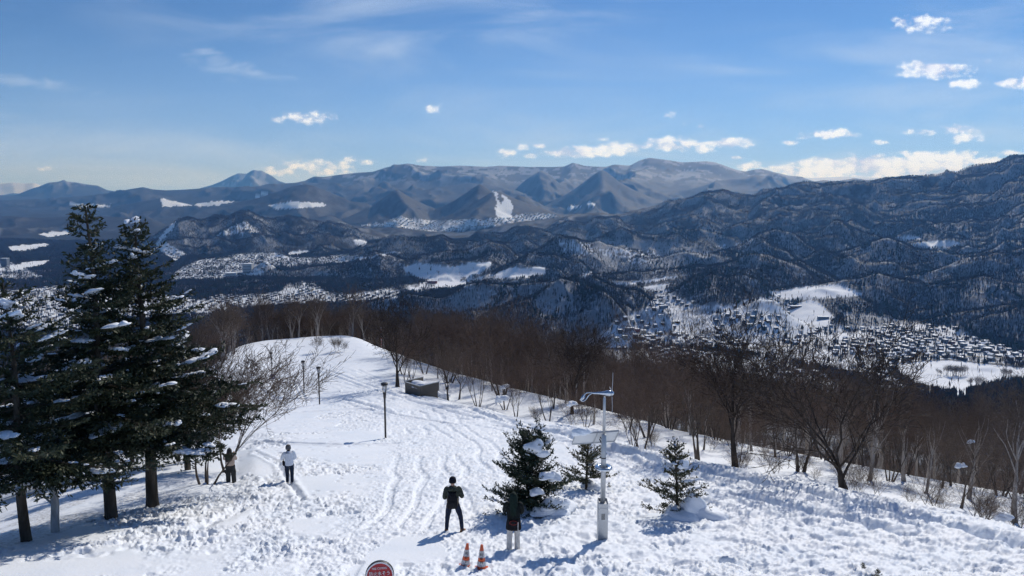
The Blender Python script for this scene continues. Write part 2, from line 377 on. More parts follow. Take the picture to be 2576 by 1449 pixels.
def country(a, Y, detail=True):
    a = np.asarray(a, float); Y = np.asarray(Y, float)
    x = a * Y
    base = np.interp(Y, FLOOR_Y, FLOOR_Z)
    rough = sstep(Y, 4500, 9000)
    base = base + (fbm(x / 900, Y / 900, 4, 5) - .5) * (10 + 110 * rough) + (fbm(x / 250, Y / 250, 3, 9) - .5) * (6 + 24 * rough)
    z = base
    nz = {}; wz = {}
    for (rw, sf, sb, amp, L, end) in RID:
        Yc = np.interp(a, rw[0], rw[1])
        if L not in wz:
            wz[L] = (fbm(x / (L * 1.3), Y / (L * 1.3), 3, int(L) % 89) - .5)
        aw = a + wz[L] * (.9 if L > 450 else .3) * np.minimum(np.abs(Y - Yc), 2.5 * L) / Y
        zc = np.interp(aw, rw[0], rw[2])
        over = np.maximum(rw[0][0] - a, 0) + np.maximum(a - rw[0][-1], 0)
        d = Y - Yc
        front = d < 0
        ad = np.abs(d)
        h = zc - np.hypot(np.where(front, sf, sb) * ad / (1 + ad / (7 * L if L > 450 else 40 * L)), over * Yc * end)
        near = h > z - amp * 2.2
        if not near.any():
            continue
        if L not in nz:
            nz[L] = ridged(x / L, Y / L, 5, int(L) % 97, .55) - .30
        w = sstep(ad, 0, L * .55)
        h = h + nz[L] * amp * 2.0 * ((0.12 if L < 1000 else .02) + 0.85 * w)
        z = np.maximum(z, h)
    fold = sstep(z - base, 15, 70) * sstep(-Y, -7500, -5500)
    if np.any(fold > 0):
        z = z + fold * (ridged(x / 230 + Y / 700, Y / 330, 3, 123, .5) - .34) * 46
    return z

def ground(a, Y):
    a = np.asarray(a, float).ravel(); Y = np.asarray(Y, float).ravel()
    z = hill(a, Y)
    far = Y > 160
    if far.any():
        xx = a[far] * Y[far]
        zz = z[far] + (ridged(xx / 170, Y[far] / 210, 4, 3) - .35) * 26 * sstep(Y[far], 220, 600)
        z[far] = np.maximum(zz, country(a[far], Y[far]))
    return z

def gz(x, y):
    return float(ground([x / y], [y])[0])

_Ys = np.exp(np.linspace(math.log(9), math.log(30000), 6000))
def hit(px, py, ymin=9, ymax=30000):
    """where the sight line through a photo point first meets the ground"""
    a, e = ray(px, py)
    s = (_Ys >= ymin) & (_Ys <= ymax)
    Ys = _Ys[s]
    g = ground(np.full(len(Ys), float(a)), Ys)
    k = np.nonzero(g >= float(e) * Ys)[0]
    if len(k) == 0:
        Y = ymax
    elif k[0] == 0:
        Y = Ys[0]
    else:
        i = k[0]
        f0 = float(e) * Ys[i - 1] - g[i - 1]; f1 = g[i] - float(e) * Ys[i]
        Y = Ys[i - 1] + (Ys[i] - Ys[i - 1]) * f0 / (f0 + f1 + 1e-9)
    return Vector((float(a) * Y, Y, gz(float(a) * Y, Y)))

def to_pix(x, y, z):
    c, s = math.cos(PITCH), math.sin(PITCH)
    d = y * c - z * s
    v = y * s + z * c
    return 1288 + 1840 * x / d, 724.5 - 1840 * v / d

def inpoly(px, py, poly):
    r = np.zeros(np.shape(px), bool)
    n = len(poly)
    j = n - 1
    for i in range(n):
        xi, yi = poly[i]; xj, yj = poly[j]
        cond = ((yi > py) != (yj > py)) & (px < (xj - xi) * (py - yi) / (yj - yi + 1e-12) + xi)
        r ^= cond
        j = i
    return r

OPEN = [  # clearings, fields and frozen ponds
    [(1008, 675), (1050, 661), (1085, 665), (1145, 671), (1170, 661), (1237, 658), (1240, 668), (1207, 690), (1150, 707), (1098, 709), (1058, 705)],
    [(722, 641), (735, 632), (775, 630), (782, 636), (752, 643), (728, 645)], [(883, 606), (905, 602), (930, 610), (907, 619)],
    [(1242, 482), (1250, 484), (1252, 500), (1262, 520), (1265, 500), (1258, 486), (1270, 492), (1283, 505), (1292, 519), (1286, 546), (1270, 549), (1252, 546), (1245, 529), (1250, 513)],
    [(675, 517), (733, 506), (820, 511), (813, 519), (700, 527)], [(403, 499), (440, 506), (483, 516), (407, 521)], [(487, 516), (533, 506), (593, 506), (550, 516), (500, 519)],
    [(637, 491), (675, 484), (680, 488), (645, 496)], [(1425, 520), (1460, 517), (1452, 523), (1430, 527)], [(1480, 507), (1495, 512), (1500, 520), (1478, 518)],
    [(1615, 721), (1675, 713), (1692, 716), (1659, 730), (1625, 733)], [(1526, 712), (1600, 708), (1700, 694), (1720, 690), (1700, 700), (1610, 716), (1540, 718)],
    [(1927, 736), (2034, 720), (2110, 715), (2180, 743), (2117, 749), (2034, 753), (1984, 756)], [(2036, 753), (2060, 760), (2107, 806), (2049, 819), (1978, 798), (1996, 769)],
    [(1985, 805), (2090, 806), (2080, 822), (2000, 826)],
    [(2253, 914), (2380, 906), (2576, 925), (2700, 930), (2700, 955), (2512, 962), (2470, 975), (2425, 996), (2314, 980), (2266, 949)],
    [(2282, 612), (2320, 610), (2350, 604), (2400, 606), (2420, 615), (2390, 624), (2320, 624)], [(2247, 598), (2290, 592), (2330, 600), (2290, 606)],
    [(20, 620), (60, 616), (120, 612), (125, 620), (60, 634), (25, 632)], [(95, 588), (170, 580), (175, 588), (120, 596)], [(20, 668), (90, 656), (130, 655), (110, 670), (30, 684)],
    [(170, 512), (250, 515), (300, 518), (260, 521), (180, 518)], [(420, 575), (445, 556), (440, 570), (415, 600), (395, 608)],
    [(893, 650), (940, 645), (1000, 632), (1015, 636), (960, 644), (905, 655)], [(1100, 707), (1150, 709), (1190, 700), (1180, 715), (1120, 725), (1090, 722)],
    [(1290, 672), (1370, 672), (1375, 690), (1320, 700), (1260, 698), (1240, 690)],
]
TERR = [  # terraced clearings: snow on the treads, brush between
    [(537, 597), (577, 573), (617, 556), (657, 583), (617, 586), (567, 594)], [(1402, 602), (1430, 606), (1478, 612), (1500, 640), (1450, 645), (1410, 630)],
    [(1505, 628), (1580, 625), (1642, 632), (1660, 645), (1600, 650), (1520, 643)], [(1795, 618), (1850, 612), (1900, 600), (1880, 618), (1820, 628)],
    [(1560, 652), (1620, 648), (1640, 660), (1590, 664)],
]
TOWN = [
    [(1395, 872), (1440, 862), (1500, 850), (1530, 820), (1570, 800), (1620, 775), (1650, 745), (1632, 720), (1655, 716), (1700, 745), (1760, 768), (1850, 765), (1900, 748), (1960, 745), (2000, 770), (2100, 818), (2180, 822),
     (2300, 815), (2420, 826), (2440, 850), (2576, 888), (2700, 900), (2700, 920), (2576, 920), (2380, 902), (2250, 912), (2250, 950), (2300, 1000), (2180, 960), (2080, 930), (1960, 905), (1800, 880), (1600, 872), (1500, 882)],
    [(1500, 872), (1700, 880), (1960, 905), (2100, 960), (2300, 1060), (2500, 1130), (2576, 1150), (2576, 1190), (2400, 1120), (2150, 1020), (1900, 960), (1650, 930), (1500, 900)],
    [(430, 705), (450, 680), (500, 655), (560, 648), (600, 640), (660, 636), (700, 638), (740, 650), (800, 648), (870, 640), (905, 645), (880, 662), (820, 666), (700, 672), (645, 692), (560, 705)],
    [(520, 752), (560, 744), (690, 740), (725, 718), (760, 710), (790, 716), (830, 742), (900, 738), (985, 726), (1005, 735), (1000, 752), (900, 762), (740, 768), (600, 778)],
    [(-300, 730), (0, 735), (150, 720), (330, 730), (420, 745), (560, 760), (600, 790), (300, 800), (200, 830), (0, 830), (-300, 830)],
    [(-200, 655), (30, 662), (110, 700), (30, 705), (-200, 705)], [(400, 600), (470, 640), (440, 660), (390, 620)],
    [(895, 566), (960, 562), (1005, 545), (1040, 552), (1110, 556), (1180, 552), (1230, 552), (1290, 545), (1320, 538), (1395, 538), (1402, 546), (1350, 552), (1270, 560), (1215, 572), (1120, 582), (1060, 580), (1000, 571)],
    [(1060, 712), (1110, 700), (1170, 705), (1240, 690), (1290, 672), (1370, 672), (1376, 690), (1310, 702), (1230, 704), (1130, 728), (1030, 735), (1005, 722)], [(1450, 690), (1490, 682), (1490, 695), (1460, 700)],
]
SOFTW = [  # thin brush over snow
    [(2100, 780), (2250, 800), (2430, 825), (2300, 850), (2150, 830)], [(1500, 600), (1700, 610), (1800, 640), (1700, 680), (1550, 680), (1480, 640)],
    [(1180, 720), (1250, 730), (1230, 770), (1150, 790), (1130, 760)], [(1390, 705), (1450, 720), (1440, 770), (1370, 800), (1340, 770)],
]
def cover(px, py):
    """0 wood .. 1 open snow, and a town flag"""
    o = np.zeros(len(px)); t = np.zeros(len(px), bool)
    wob = (fbm(px / 7, py / 4, 3, 77) - .5)
    qx, qy = px + wob * 10, py + wob * 5
    for P_ in SOFTW:
        o[inpoly(qx, qy, P_)] = .35
    for P_ in TERR:
        s = inpoly(qx, qy, P_)
        o[s] = np.where(np.sin(qy[s] * 1.25 + np.sin(qx[s] * .05) * 2) > -.15, 1.0, .1)
    for P_ in TOWN:
        s = inpoly(qx, qy, P_); t |= s
        o[s] = np.maximum(o[s], np.where(fbm(px[s] / 14, py[s] / 6, 2, 5) > .56, .45, .95))
    for P_ in OPEN:
        s = inpoly(qx, qy, P_); o[s] = 1; t &= ~s
    return o, t

def grid_mesh(name, a, Ys, z, mat, attrs=None, xfix=None):
    n, m = len(Ys), len(a)
    A, YY = np.meshgrid(a, Ys)
    co = np.empty((n * m, 3), np.float32)
    co[:, 0] = (A * YY).ravel(); co[:, 1] = YY.ravel(); co[:, 2] = z.ravel()
    me = bpy.data.meshes.new(name)
    me.vertices.add(n * m)
    me.vertices.foreach_set('co', co.ravel())
    i = (np.arange(n - 1)[:, None] * m + np.arange(m - 1)[None, :]).ravel()
    q = np.stack([i, i + 1, i + m + 1, i + m], 1).astype(np.int32)
    me.loops.add(q.size); me.polygons.add(len(q))
    me.loops.foreach_set('vertex_index', q.ravel())
    me.polygons.foreach_set('loop_start', np.arange(0, q.size, 4, dtype=np.int32))
    me.polygons.foreach_set('use_smooth', np.ones(len(q), bool))
    for k, v in (attrs or {}).items():
        at = me.attributes.new(k, 'FLOAT', 'POINT')
        at.data.foreach_set('value', v.astype(np.float32).ravel())
    me.update()
    me.materials.append(mat)
    o = bpy.data.objects.new(name, me)
    col.objects.link(o)
    o['kind'] = 'structure'
    return o

def newmat(name, rough=.7, color=None, spec=.3):
    m = bpy.data.materials.new(name)
    m.use_nodes = True
    T = NT(m.node_tree)
    b = T.n['Principled BSDF']
    b.inputs['Roughness'].default_value = rough
    b.inputs['Specular IOR Level'].default_value = spec
    if color:
        b.inputs['Base Color'].default_value = (*color, 1)
    return m, T, b
def bump(T, b, h, strength, dist):
    bn = T.add('ShaderNodeBump')
    T.put(bn.inputs['Height'], h)
    bn.inputs['Strength'].default_value = strength
    bn.inputs['Distance'].default_value = dist
    T.l.new(bn.outputs[0], b.inputs['Normal'])

# snow
SNOW = (0.83, 0.875, 0.93)
m_snow, T, b = newmat('snow', .55, SNOW, .25)
g = T.add('ShaderNodeNewGeometry')
h1 = T.noise(g.outputs['Position'], 14, 5, .6)
bump(T, b, h1, .35, .03)
v = T.noise(g.outputs['Position'], .6, 4, .5)
T.l.new(T.mix(T.remap(v, .35, .7), (0.86, 0.895, 0.94, 1), (0.79, 0.84, 0.91, 1)), b.inputs['Base Color'])
ad = T.add('ShaderNodeAttribute'); ad.attribute_name = 'dirt'
m_near, T2, b2 = newmat('trodden_snow', .55, SNOW, .25)
g = T2.add('ShaderNodeNewGeometry')
h1 = T2.noise(g.outputs['Position'], 11, 5, .62)
bump(T2, b2, h1, .5, .035)
v = T2.noise(g.outputs['Position'], .5, 4, .5)
cc_ = T2.mix(T2.remap(v, .35, .7), (0.87, 0.90, 0.94, 1), (0.80, 0.85, 0.91, 1))
at = T2.add('ShaderNodeAttribute'); at.attribute_name = 'gully_speckle'
sp = T2.noise(g.outputs['Position'], 9, 4, .7)
speck = T2.math('MULTIPLY', at.outputs['Fac'], T2.remap(sp, .42, .68), clamp=True)
T2.l.new(T2.mix(speck, cc_, (0.30, 0.28, 0.26, 1)), b2.inputs['Base Color'])
# far land: forest floor / fields
m_land, T, b = newmat('snowy_woodland', .8, SNOW, .15)
g = T.add('ShaderNodeNewGeometry')
at = T.add('ShaderNodeAttribute'); at.attribute_name = 'cover'
ay = T.add('ShaderNodeAttribute'); ay.attribute_name = 'farness'
n_s = T.noise(T.mapping(g.outputs['Position'], (1, 1, .35)), .055, 6, .72)
n_m = T.noise(g.outputs['Position'], .0045, 5, .65)
n_l = T.noise(g.outputs['Position'], .0011, 3, .5)
v = T.math('ADD', T.math('MULTIPLY', n_s, .55), T.math('ADD', T.math('MULTIPLY', n_m, .55), T.math('MULTIPLY', n_l, .25)))
wood_far = T.remap(v, .79, 1.0, 0.0, .34)
wood_near = T.remap(n_s, .42, .72, .06, .72)
wsn = T.add('ShaderNodeMix', data_type='FLOAT')
T.l.new(ay.outputs['Fac'], wsn.inputs[0]); T.l.new(wood_near, wsn.inputs[2]); T.l.new(wood_far, wsn.inputs[3])
fac = T.math('MAXIMUM', wsn.outputs[0], at.outputs['Fac'], clamp=True)
T.l.new(T.mix(fac, (0.019, 0.021, 0.026, 1), (0.80, 0.84, 0.90, 1)), b.inputs['Base Color'])
# ------------------------------------------------------------------ far land sheet
a_far = np.linspace(-.98, .98, 1250)
Y_far = np.concatenate([np.exp(np.linspace(math.log(175), math.log(6500), 1000)), np.exp(np.linspace(math.log(6500), math.log(33000), 420))[1:]])
A_, Y_ = np.meshgrid(a_far, Y_far)
Z_ = ground(A_, Y_).reshape(A_.shape)
Z_ += (fbm(A_ * Y_ / 30, Y_ / 30, 2, 41) - .5) * 3 * sstep(Y_, 250, 800)
PX, PY = to_pix(A_ * Y_, Y_, Z_)
cv, tw = cover(PX.ravel(), PY.ravel())
cv[(Y_.ravel() < 900)] = 0
fa = sstep(Y_, 3600, 5400)
# snow shows on the high far summits
hi = sstep(Z_, 110, 420) * sstep(Y_, 12000, 15000)
cvr = np.maximum(cv.reshape(A_.shape), hi * .26 * (fbm(A_ * Y_ / 220, Y_ / 220, 4, 8) > .54) + hi * .02)
cvr = np.maximum(cvr, np.where((Y_ > 23000) & (A_ > .3), .8, 0)); cvr = np.maximum(cvr, np.where((Y_ > 26500) & (A_ < -.5), .8, 0))
DZ = np.gradient(Z_, axis=0) / np.gradient(Y_, axis=0)
north = sstep(DZ, .16, .48) * sstep(fbm(A_ * Y_ / 120, Y_ / 120, 3, 19), .30, .55) * (Y_ > 900) * (1 - .8 * sstep(Y_, 6500, 8000))
cvr = np.maximum(cvr, north * .26)
land = grid_mesh('hills', a_far, Y_far, Z_, m_land, {'cover': cvr, 'farness': fa})
# what can be seen of it (used to leave out trees and houses nobody could see)
TAN = Z_ / Y_
runmax = np.maximum.accumulate(TAN, 0)
def visible(x, y, z, margin=0.0):
    a = x / y
    i = np.clip(np.searchsorted(a_far, a), 1, len(a_far) - 1)
    j = np.clip(np.searchsorted(Y_far, y) - 1, 0, len(Y_far) - 1)
    return (z + margin) / y >= runmax[np.maximum(j - 1, 0), i] - .0002
del PX, PY

# ------------------------------------------------------------------ near snow slope with tracks
a_n = np.linspace(-.86, .86, 1290)
Y_n = np.exp(np.linspace(math.log(7.5), math.log(186), 980))
A2, Y2 = np.meshgrid(a_n, Y_n)
Z2 = ground(A2, Y2).reshape(A2.shape)
X2 = A2 * Y2
QX, QY = to_pix(X2, Y2, Z2)
def seg_dist(px, py, line):
    d = np.full(px.shape, 1e9)
    for (x0, y0), (x1, y1) in zip(line[:-1], line[1:]):
        vx, vy = x1 - x0, y1 - y0
        t = np.clip(((px - x0) * vx + (py - y0) * vy) / (vx * vx + vy * vy + 1e-9), 0, 1)
        d = np.minimum(d, np.hypot(px - x0 - t * vx, py - y0 - t * vy))
    return d
def ground_line(pts):
    return [(lambda h: (h.x, h.y))(hit(px, py)) for px, py in pts]
# trodden zones
trod = sstep(fbm(X2 / 3.6, Y2 / 4.2, 3, 21), .49, .58)
piste = np.zeros_like(X2)
for ln, wd in (([(1060, 1449), (1130, 1300), (1150, 1200), (1120, 1110), (1040, 1030), (930, 975), (820, 930), (740, 890), (700, 870)], 4.2), ([(2576, 1430), (2200, 1330), (1800, 1215), (1550, 1120), (1300, 1072), (1130, 1030), (1000, 995), (900, 960)], 3.4),
               ([(700, 870), (780, 858), (880, 860), (950, 880), (1000, 905)], 5)):
    d = seg_dist(X2, Y2, ground_line(ln))
    pk = sstep(-d, -wd, -wd * .55)
    ruts = (-.075 * sstep(np.sin((d + (fbm(X2 / 6, Y2 / 6, 2, 37) - .5) * 1.6) * 2 * math.pi / 1.15), .35, .95) * pk * (fbm(X2 / 5, Y2 / 5, 2, 38) > .46)) + (0 if np.ndim(piste) == 0 or not piste.any() else ruts)
    piste = np.maximum(piste, pk)
SMOOTH = [[(715, 912), (760, 888), (840, 872), (930, 895), (962, 945), (880, 950), (800, 925)], [(640, 1130), (690, 1125), (700, 1190), (640, 1200), (600, 1170)], [(640, 1060), (700, 1028), (770, 1026), (790, 1050), (700, 1062)],
          [(1000, 1350), (1100, 1345), (1130, 1400), (1000, 1430), (900, 1449), (860, 1430)], [(70, 1350), (260, 1320), (330, 1330), (180, 1380), (60, 1390)], [(850, 1090), (960, 1085), (960, 1105), (870, 1118), (830, 1105)],
          [(560, 1300), (640, 1275), (620, 1310), (540, 1330)], [(0, 1405), (90, 1400), (60, 1449), (0, 1449)], [(1640, 1290), (1760, 1300), (1740, 1330), (1600, 1310)], [(880, 985), (960, 990), (960, 1010), (880, 1000)],
          [(1000, 960), (1100, 990), (1090, 1000), (990, 975)], [(1250, 1046), (1400, 1060), (1400, 1072), (1260, 1056)]]
sm = np.zeros_like(X2)
for P_ in SMOOTH:
    sm = np.maximum(sm, inpoly(QX + (vnoise(X2 * 2, Y2 * 2, 4) - .5) * 14, QY, P_).astype(float))
edge_y = np.interp(A2, CREST[0], CREST[1])
left_edge = np.interp(A2, EDGE[0], EDGE[1])
gully = ((A2 < ray(600, 1200)[0]) & (Y2 > left_edge + .3))
rough = np.clip(np.maximum(trod, piste), 0, 1) * (1 - sm)
rough = np.where((Y2 > edge_y + 1.2) & (A2 > ray(1040, 990)[0]), rough * .12, rough)
rough = np.where(gully, rough * .15, rough)
right_heavy = sstep(A2, -.08, .05) * sstep(-Y2, -34, -22)
rough = np.clip(rough + .35 * right_heavy * (1 - sm), 0, 1)
rough = np.maximum(rough, (.45 + .4 * (fbm(X2 / 2.6, Y2 / 3.4, 2, 81) > .48)) * sstep(A2, .02, .16) * (1 - sm) * (Y2 < edge_y + .8))
# clods: cellular noise gives sharp-edged lumps and boot holes
def worley(x, y, seed):
    ix = np.floor(x); iy = np.floor(y)
    d1 = np.full(x.shape, 9., np.float32)
    for ox in (-1, 0, 1):
        for oy in (-1, 0, 1):
            cx = ix + ox; cy_ = iy + oy
            px_ = cx + _hash(cx, cy_, seed); py_ = cy_ + _hash(cx, cy_, seed + 7)
            d1 = np.minimum(d1, (x - px_) ** 2 + (y - py_) ** 2)
    return np.sqrt(d1)
wx = X2 + (vnoise(X2 * 3, Y2 * 3, 11) - .5) * .35
wy = Y2 + (vnoise(X2 * 3, Y2 * 3, 12) - .5) * .35
big = worley(wx / .62, wy / .62, 3)
sml = worley(wx / .24, wy / .24, 5)
den = sstep(fbm(X2 / 1.3, Y2 / 1.3, 2, 31), .35, .6)
disp = rough * (-.13 * (1 - sstep(big, .10, .42)) * den * (1 - .75 * piste) - .070 * (1 - sstep(sml, .1, .5)) * (1 - .35 * piste) + .09 * (fbm(X2 / .30, Y2 / .30, 3, 14) - .5) + .07 * (fbm(X2 / 1.1, Y2 / 1.1, 2, 15) - .5))
disp += ruts
clod = worley(wx / .30 + 4, wy / .34, 71); clod2 = worley(X2 / .15, Y2 / .17, 72)
patchy = sstep(fbm(X2 / .9, Y2 / .9, 2, 73), .38, .58)
disp += rough * (.062 * (1 - sstep(clod, .12, .40)) * (_hash(np.floor(wx / .30 + 4), np.floor(wy / .34), 5) > .35) * patchy * (1 - .75 * piste) + .040 * (1 - sstep(clod2, .1, .45)) * (.5 + .5 * patchy))
disp += rough * (1 - .45 * piste) * .075 * (ridged(X2 / .42, Y2 / .42, 3, 74, .6) - .35)
disp += .12 * (fbm(X2 / 4.5, Y2 / 4.5, 2, 18) - .5) * (1 - piste)
bigc = worley(wx / 1.05 + 9, wy / 1.05, 8)
disp += right_heavy * (1 - sm) * (-.12 * (1 - sstep(bigc, .12, .5)))
# single boot prints over the smooth parts
fp = worley(X2 / .95, Y2 / .8, 61)
disp += -.07 * (1 - sstep(fp, .08, .17)) * (1 - rough) * (fbm(X2 / 2.2, Y2 / 2.2, 2, 66) > .56) * (1 - sm * .8) * (~gully)
# ploughed furrows, wheel ruts and ski trails
def groove(pts, w, depth, berm=.4):
    global disp
    depth *= 1.5; w *= 1.15
    d = seg_dist(X2, Y2, ground_line(pts)) + (fbm(X2 / .5, Y2 / .5, 2, 91) - .5) * w * .9
    disp = disp - depth * (1 - sstep(d, 0, w)) + berm * depth * np.exp(-((d - w * 1.6) / (w * .6)) ** 2)
groove([(1190, 1030), (1240, 1050), (1330, 1075), (1430, 1095), (1520, 1130), (1600, 1150)], .45, .22)
groove([(1540, 1128), (1700, 1172), (1900, 1212), (2050, 1240), (2200, 1275), (2400, 1322), (2576, 1372)], .40, .22)
groove([(1850, 1240), (2000, 1275), (2150, 1310), (2300, 1345)], .4, .16)
groove([(1200, 1026), (1290, 1060), (1420, 1082)], .3, .14)
groove([(960, 985), (1060, 1015), (1200, 1052)], .35, .12)
for o_ in (0, 9):
    groove([(720 + o_, 957), (738 + o_, 962), (748 + o_, 985), (757 + o_, 1003), (775 + o_, 1006)], .16, .14)
    groove([(1395 + o_ * 2, 1068), (1430 + o_ * 2, 1080), (1480 + o_ * 2, 1100)], .2, .14)
    groove([(640, 1135 + o_ * .5), (700, 1162 + o_), (730, 1210 + o_), (760, 1250 + o_)], .14, .06)
    groove([(900, 930 + o_ * .6), (960, 955 + o_ * .6), (1040, 990 + o_ * .6), (1100, 1012 + o_ * .6)], .3, .10)
    groove([(780, 915 + o_), (850, 940 + o_), (950, 975 + o_)], .22, .1)
groove([(640, 965), (665, 985), (700, 1003), (770, 1006), (860, 1003), (930, 1020), (985, 1040)], .35, .15)
groove([(560, 1128), (640, 1112), (720, 1116), (850, 1120), (1000, 1116)], .25, .13)
groove([(690, 962), (760, 966), (800, 970)], .25, .1)
groove([(500, 1330), (560, 1300), (620, 1270), (660, 1250)], .3, .06)
groove([(1170, 1072), (1000, 1044), (900, 1028), (760, 1036)], .25, .08)
disp += -.10 * (1 - sstep(np.abs(seg_dist(X2, Y2, ground_line([(100, 1399), (230, 1391), (420, 1350), (560, 1330)]))), 0, .8)) * (1 - sstep(big, .15, .5))
Z2 = Z2 + disp * sstep(-Y2, -120, -60) + disp * .6 * sstep(Y2, 60, 120)
# grey-brown speckle on the gully snow, fading out with distance
gully_speckle = np.where(gully, sstep(fbm(X2 / 1.6, Y2 / 1.6, 3, 71), .36, .62) * sstep(-Y2, -34, -26), 0)
Z2[-40:, :] -= np.linspace(0, .8, 40)[:, None]
near = grid_mesh('snow_ground', a_n, Y_n, Z2, m_near, {'gully_speckle': gully_speckle})
_nz = Z2.astype(np.float32)
def top(x, y):
    """height of the finished near snow"""
    a = x / y
    i = min(max(np.searchsorted(a_n, a) - 1, 0), len(a_n) - 2); j = min(max(np.searchsorted(Y_n, y) - 1, 0), len(Y_n) - 2)
    u = (a - a_n[i]) / (a_n[i + 1] - a_n[i]); v = (y - Y_n[j]) / (Y_n[j + 1] - Y_n[j])
    return float((_nz[j, i] * (1 - u) + _nz[j, i + 1] * u) * (1 - v) + (_nz[j + 1, i] * (1 - u) + _nz[j + 1, i + 1] * u) * v)
def spot(px, py):
    h = hit(px, py)
    h.z = top(h.x, h.y)
    return h
# ------------------------------------------------------------------ mesh helpers
def poly_mesh(name, co, faces, mat, smooth=False):
    """co (n,3); faces: (m,k) int array or a list of such arrays"""
    me = bpy.data.meshes.new(name)
    co = np.asarray(co, np.float32)
    me.vertices.add(len(co)); me.vertices.foreach_set('co', co.ravel())
    if not isinstance(faces, (list, tuple)):
        faces = [faces]
    li = np.concatenate([f.ravel() for f in faces]).astype(np.int32)
    cnt = np.concatenate([np.full(len(f), f.shape[1]) for f in faces])
    st = np.concatenate([[0], np.cumsum(cnt)[:-1]]).astype(np.int32)
    me.loops.add(len(li)); me.polygons.add(len(cnt))
    me.loops.foreach_set('vertex_index', li)
    me.polygons.foreach_set('loop_start', st)
    me.polygons.foreach_set('use_smooth', np.full(len(cnt), smooth))
    me.update()
    for m in (mat if isinstance(mat, (list, tuple)) else [mat]):
        me.materials.append(m)
    return me
def link(name, me, parent=None, loc=None, rot=None, scale=None):
    o = bpy.data.objects.new(name, me)
    col.objects.link(o)
    if parent: o.parent = parent
    if loc is not None: o.location = loc
    if rot is not None: o.rotation_euler = rot
    if scale is not None: o.scale = scale
    return o
def thing(name, label, cat, loc=(0, 0, 0), rz=0, group=None, scale=None):
    o = link(name, None, None, loc, (0, 0, rz), scale)
    o.empty_display_size = .3
    o['label'] = label; o['category'] = cat
    if group: o['group'] = group
    return o
def tag(o, label, cat, group=None, kind=None):
    o['label'] = label; o['category'] = cat
    if group: o['group'] = group
    if kind: o['kind'] = kind
    return o

def tubes(p0, p1, r0, r1, k=3):
    p0 = np.asarray(p0, float); p1 = np.asarray(p1, float); r0 = np.asarray(r0, float); r1 = np.asarray(r1, float)
    d = p1 - p0; L = np.linalg.norm(d, axis=1, keepdims=True) + 1e-9; d = d / L
    ref = np.where(np.abs(d[:, 2:3]) > .9, np.array([[1., 0, 0]]), np.array([[0, 0, 1.]]))
    u = np.cross(d, ref); u /= np.linalg.norm(u, axis=1, keepdims=True) + 1e-9
    w = np.cross(d, u)
    n = len(p0)
    th = np.arange(k) * 2 * math.pi / k
    c = np.cos(th)[None, :, None]; s = np.sin(th)[None, :, None]
    off = u[:, None, :] * c + w[:, None, :] * s
    A = p0[:, None, :] + off * r0[:, None, None]
    B = (p1 + d * (r1[:, None] * .5))[:, None, :] + off * r1[:, None, None]
    co = np.concatenate([A, B], 1).reshape(-1, 3)
    base = (np.arange(n) * 2 * k)[:, None]
    j = np.arange(k); j2 = (j + 1) % k
    f = np.stack([base + j, base + j2, base + j2 + k, base + j + k], 2).reshape(-1, 4)
    return co, f
def join(parts):
    cos, fs, o = [], [], 0
    for co, f in parts:
        cos.append(co)
        for q in (f if isinstance(f, list) else [f]):
            fs.append(q + o)
        o += len(co)
    return np.concatenate(cos), fs
def unit(v):
    return v / (np.linalg.norm(v) + 1e-9)

# ------------------------------------------------------------------ plant materials
def bark(name, c1, c2, sc_=6):
    m, T, b = newmat(name, .9, c1, .1)
    tcn = T.add('ShaderNodeTexCoord')
    n = T.noise(T.mapping(tcn.outputs['Object'], (1, 1, .25)), sc_, 5, .6)
    T.l.new(T.mix(T.remap(n, .3, .7), (*c1, 1), (*c2, 1)), b.inputs['Base Color'])
    bump(T, b, n, .6, .03)
    return m
m_bark = bark('grey_brown_bark', (.055, .043, .036), (.13, .11, .095))
m_twig = bark('brown_twigs', (.10, .072, .055), (.19, .145, .115), 2)
m_twig2 = bark('reddish_twigs', (.095, .064, .050), (.175, .125, .10), 2)
m_birch = bark('pale_birch_bark', (.30, .29, .28), (.55, .54, .53), 5)
m_firbark = bark('fir_bark', (.045, .037, .030), (.10, .085, .068), 5)
m_sunlit_bark = bark('sunlit_pale_bark', (.25, .215, .19), (.40, .36, .32), 4)  # side sunlight on pale trunks is put into this bark colour
def leafmat(name, c1, c2):
    m, T, b = newmat(name, .6, c1, .25)
    oi = T.add('ShaderNodeNewGeometry')
    n = T.noise(oi.outputs['Position'], 2.2, 4, .6)
    T.l.new(T.mix(T.remap(n, .38, .66), (*c1, 1), (*c2, 1)), b.inputs['Base Color'])
    return m
m_needle = leafmat('dark_fir_needles', (.020, .034, .020), (.050, .058, .026))
m_yew = leafmat('olive_needles', (.036, .050, .026), (.095, .082, .034))
m_yewd = leafmat('deep_green_needles', (.020, .040, .028), (.045, .062, .032))

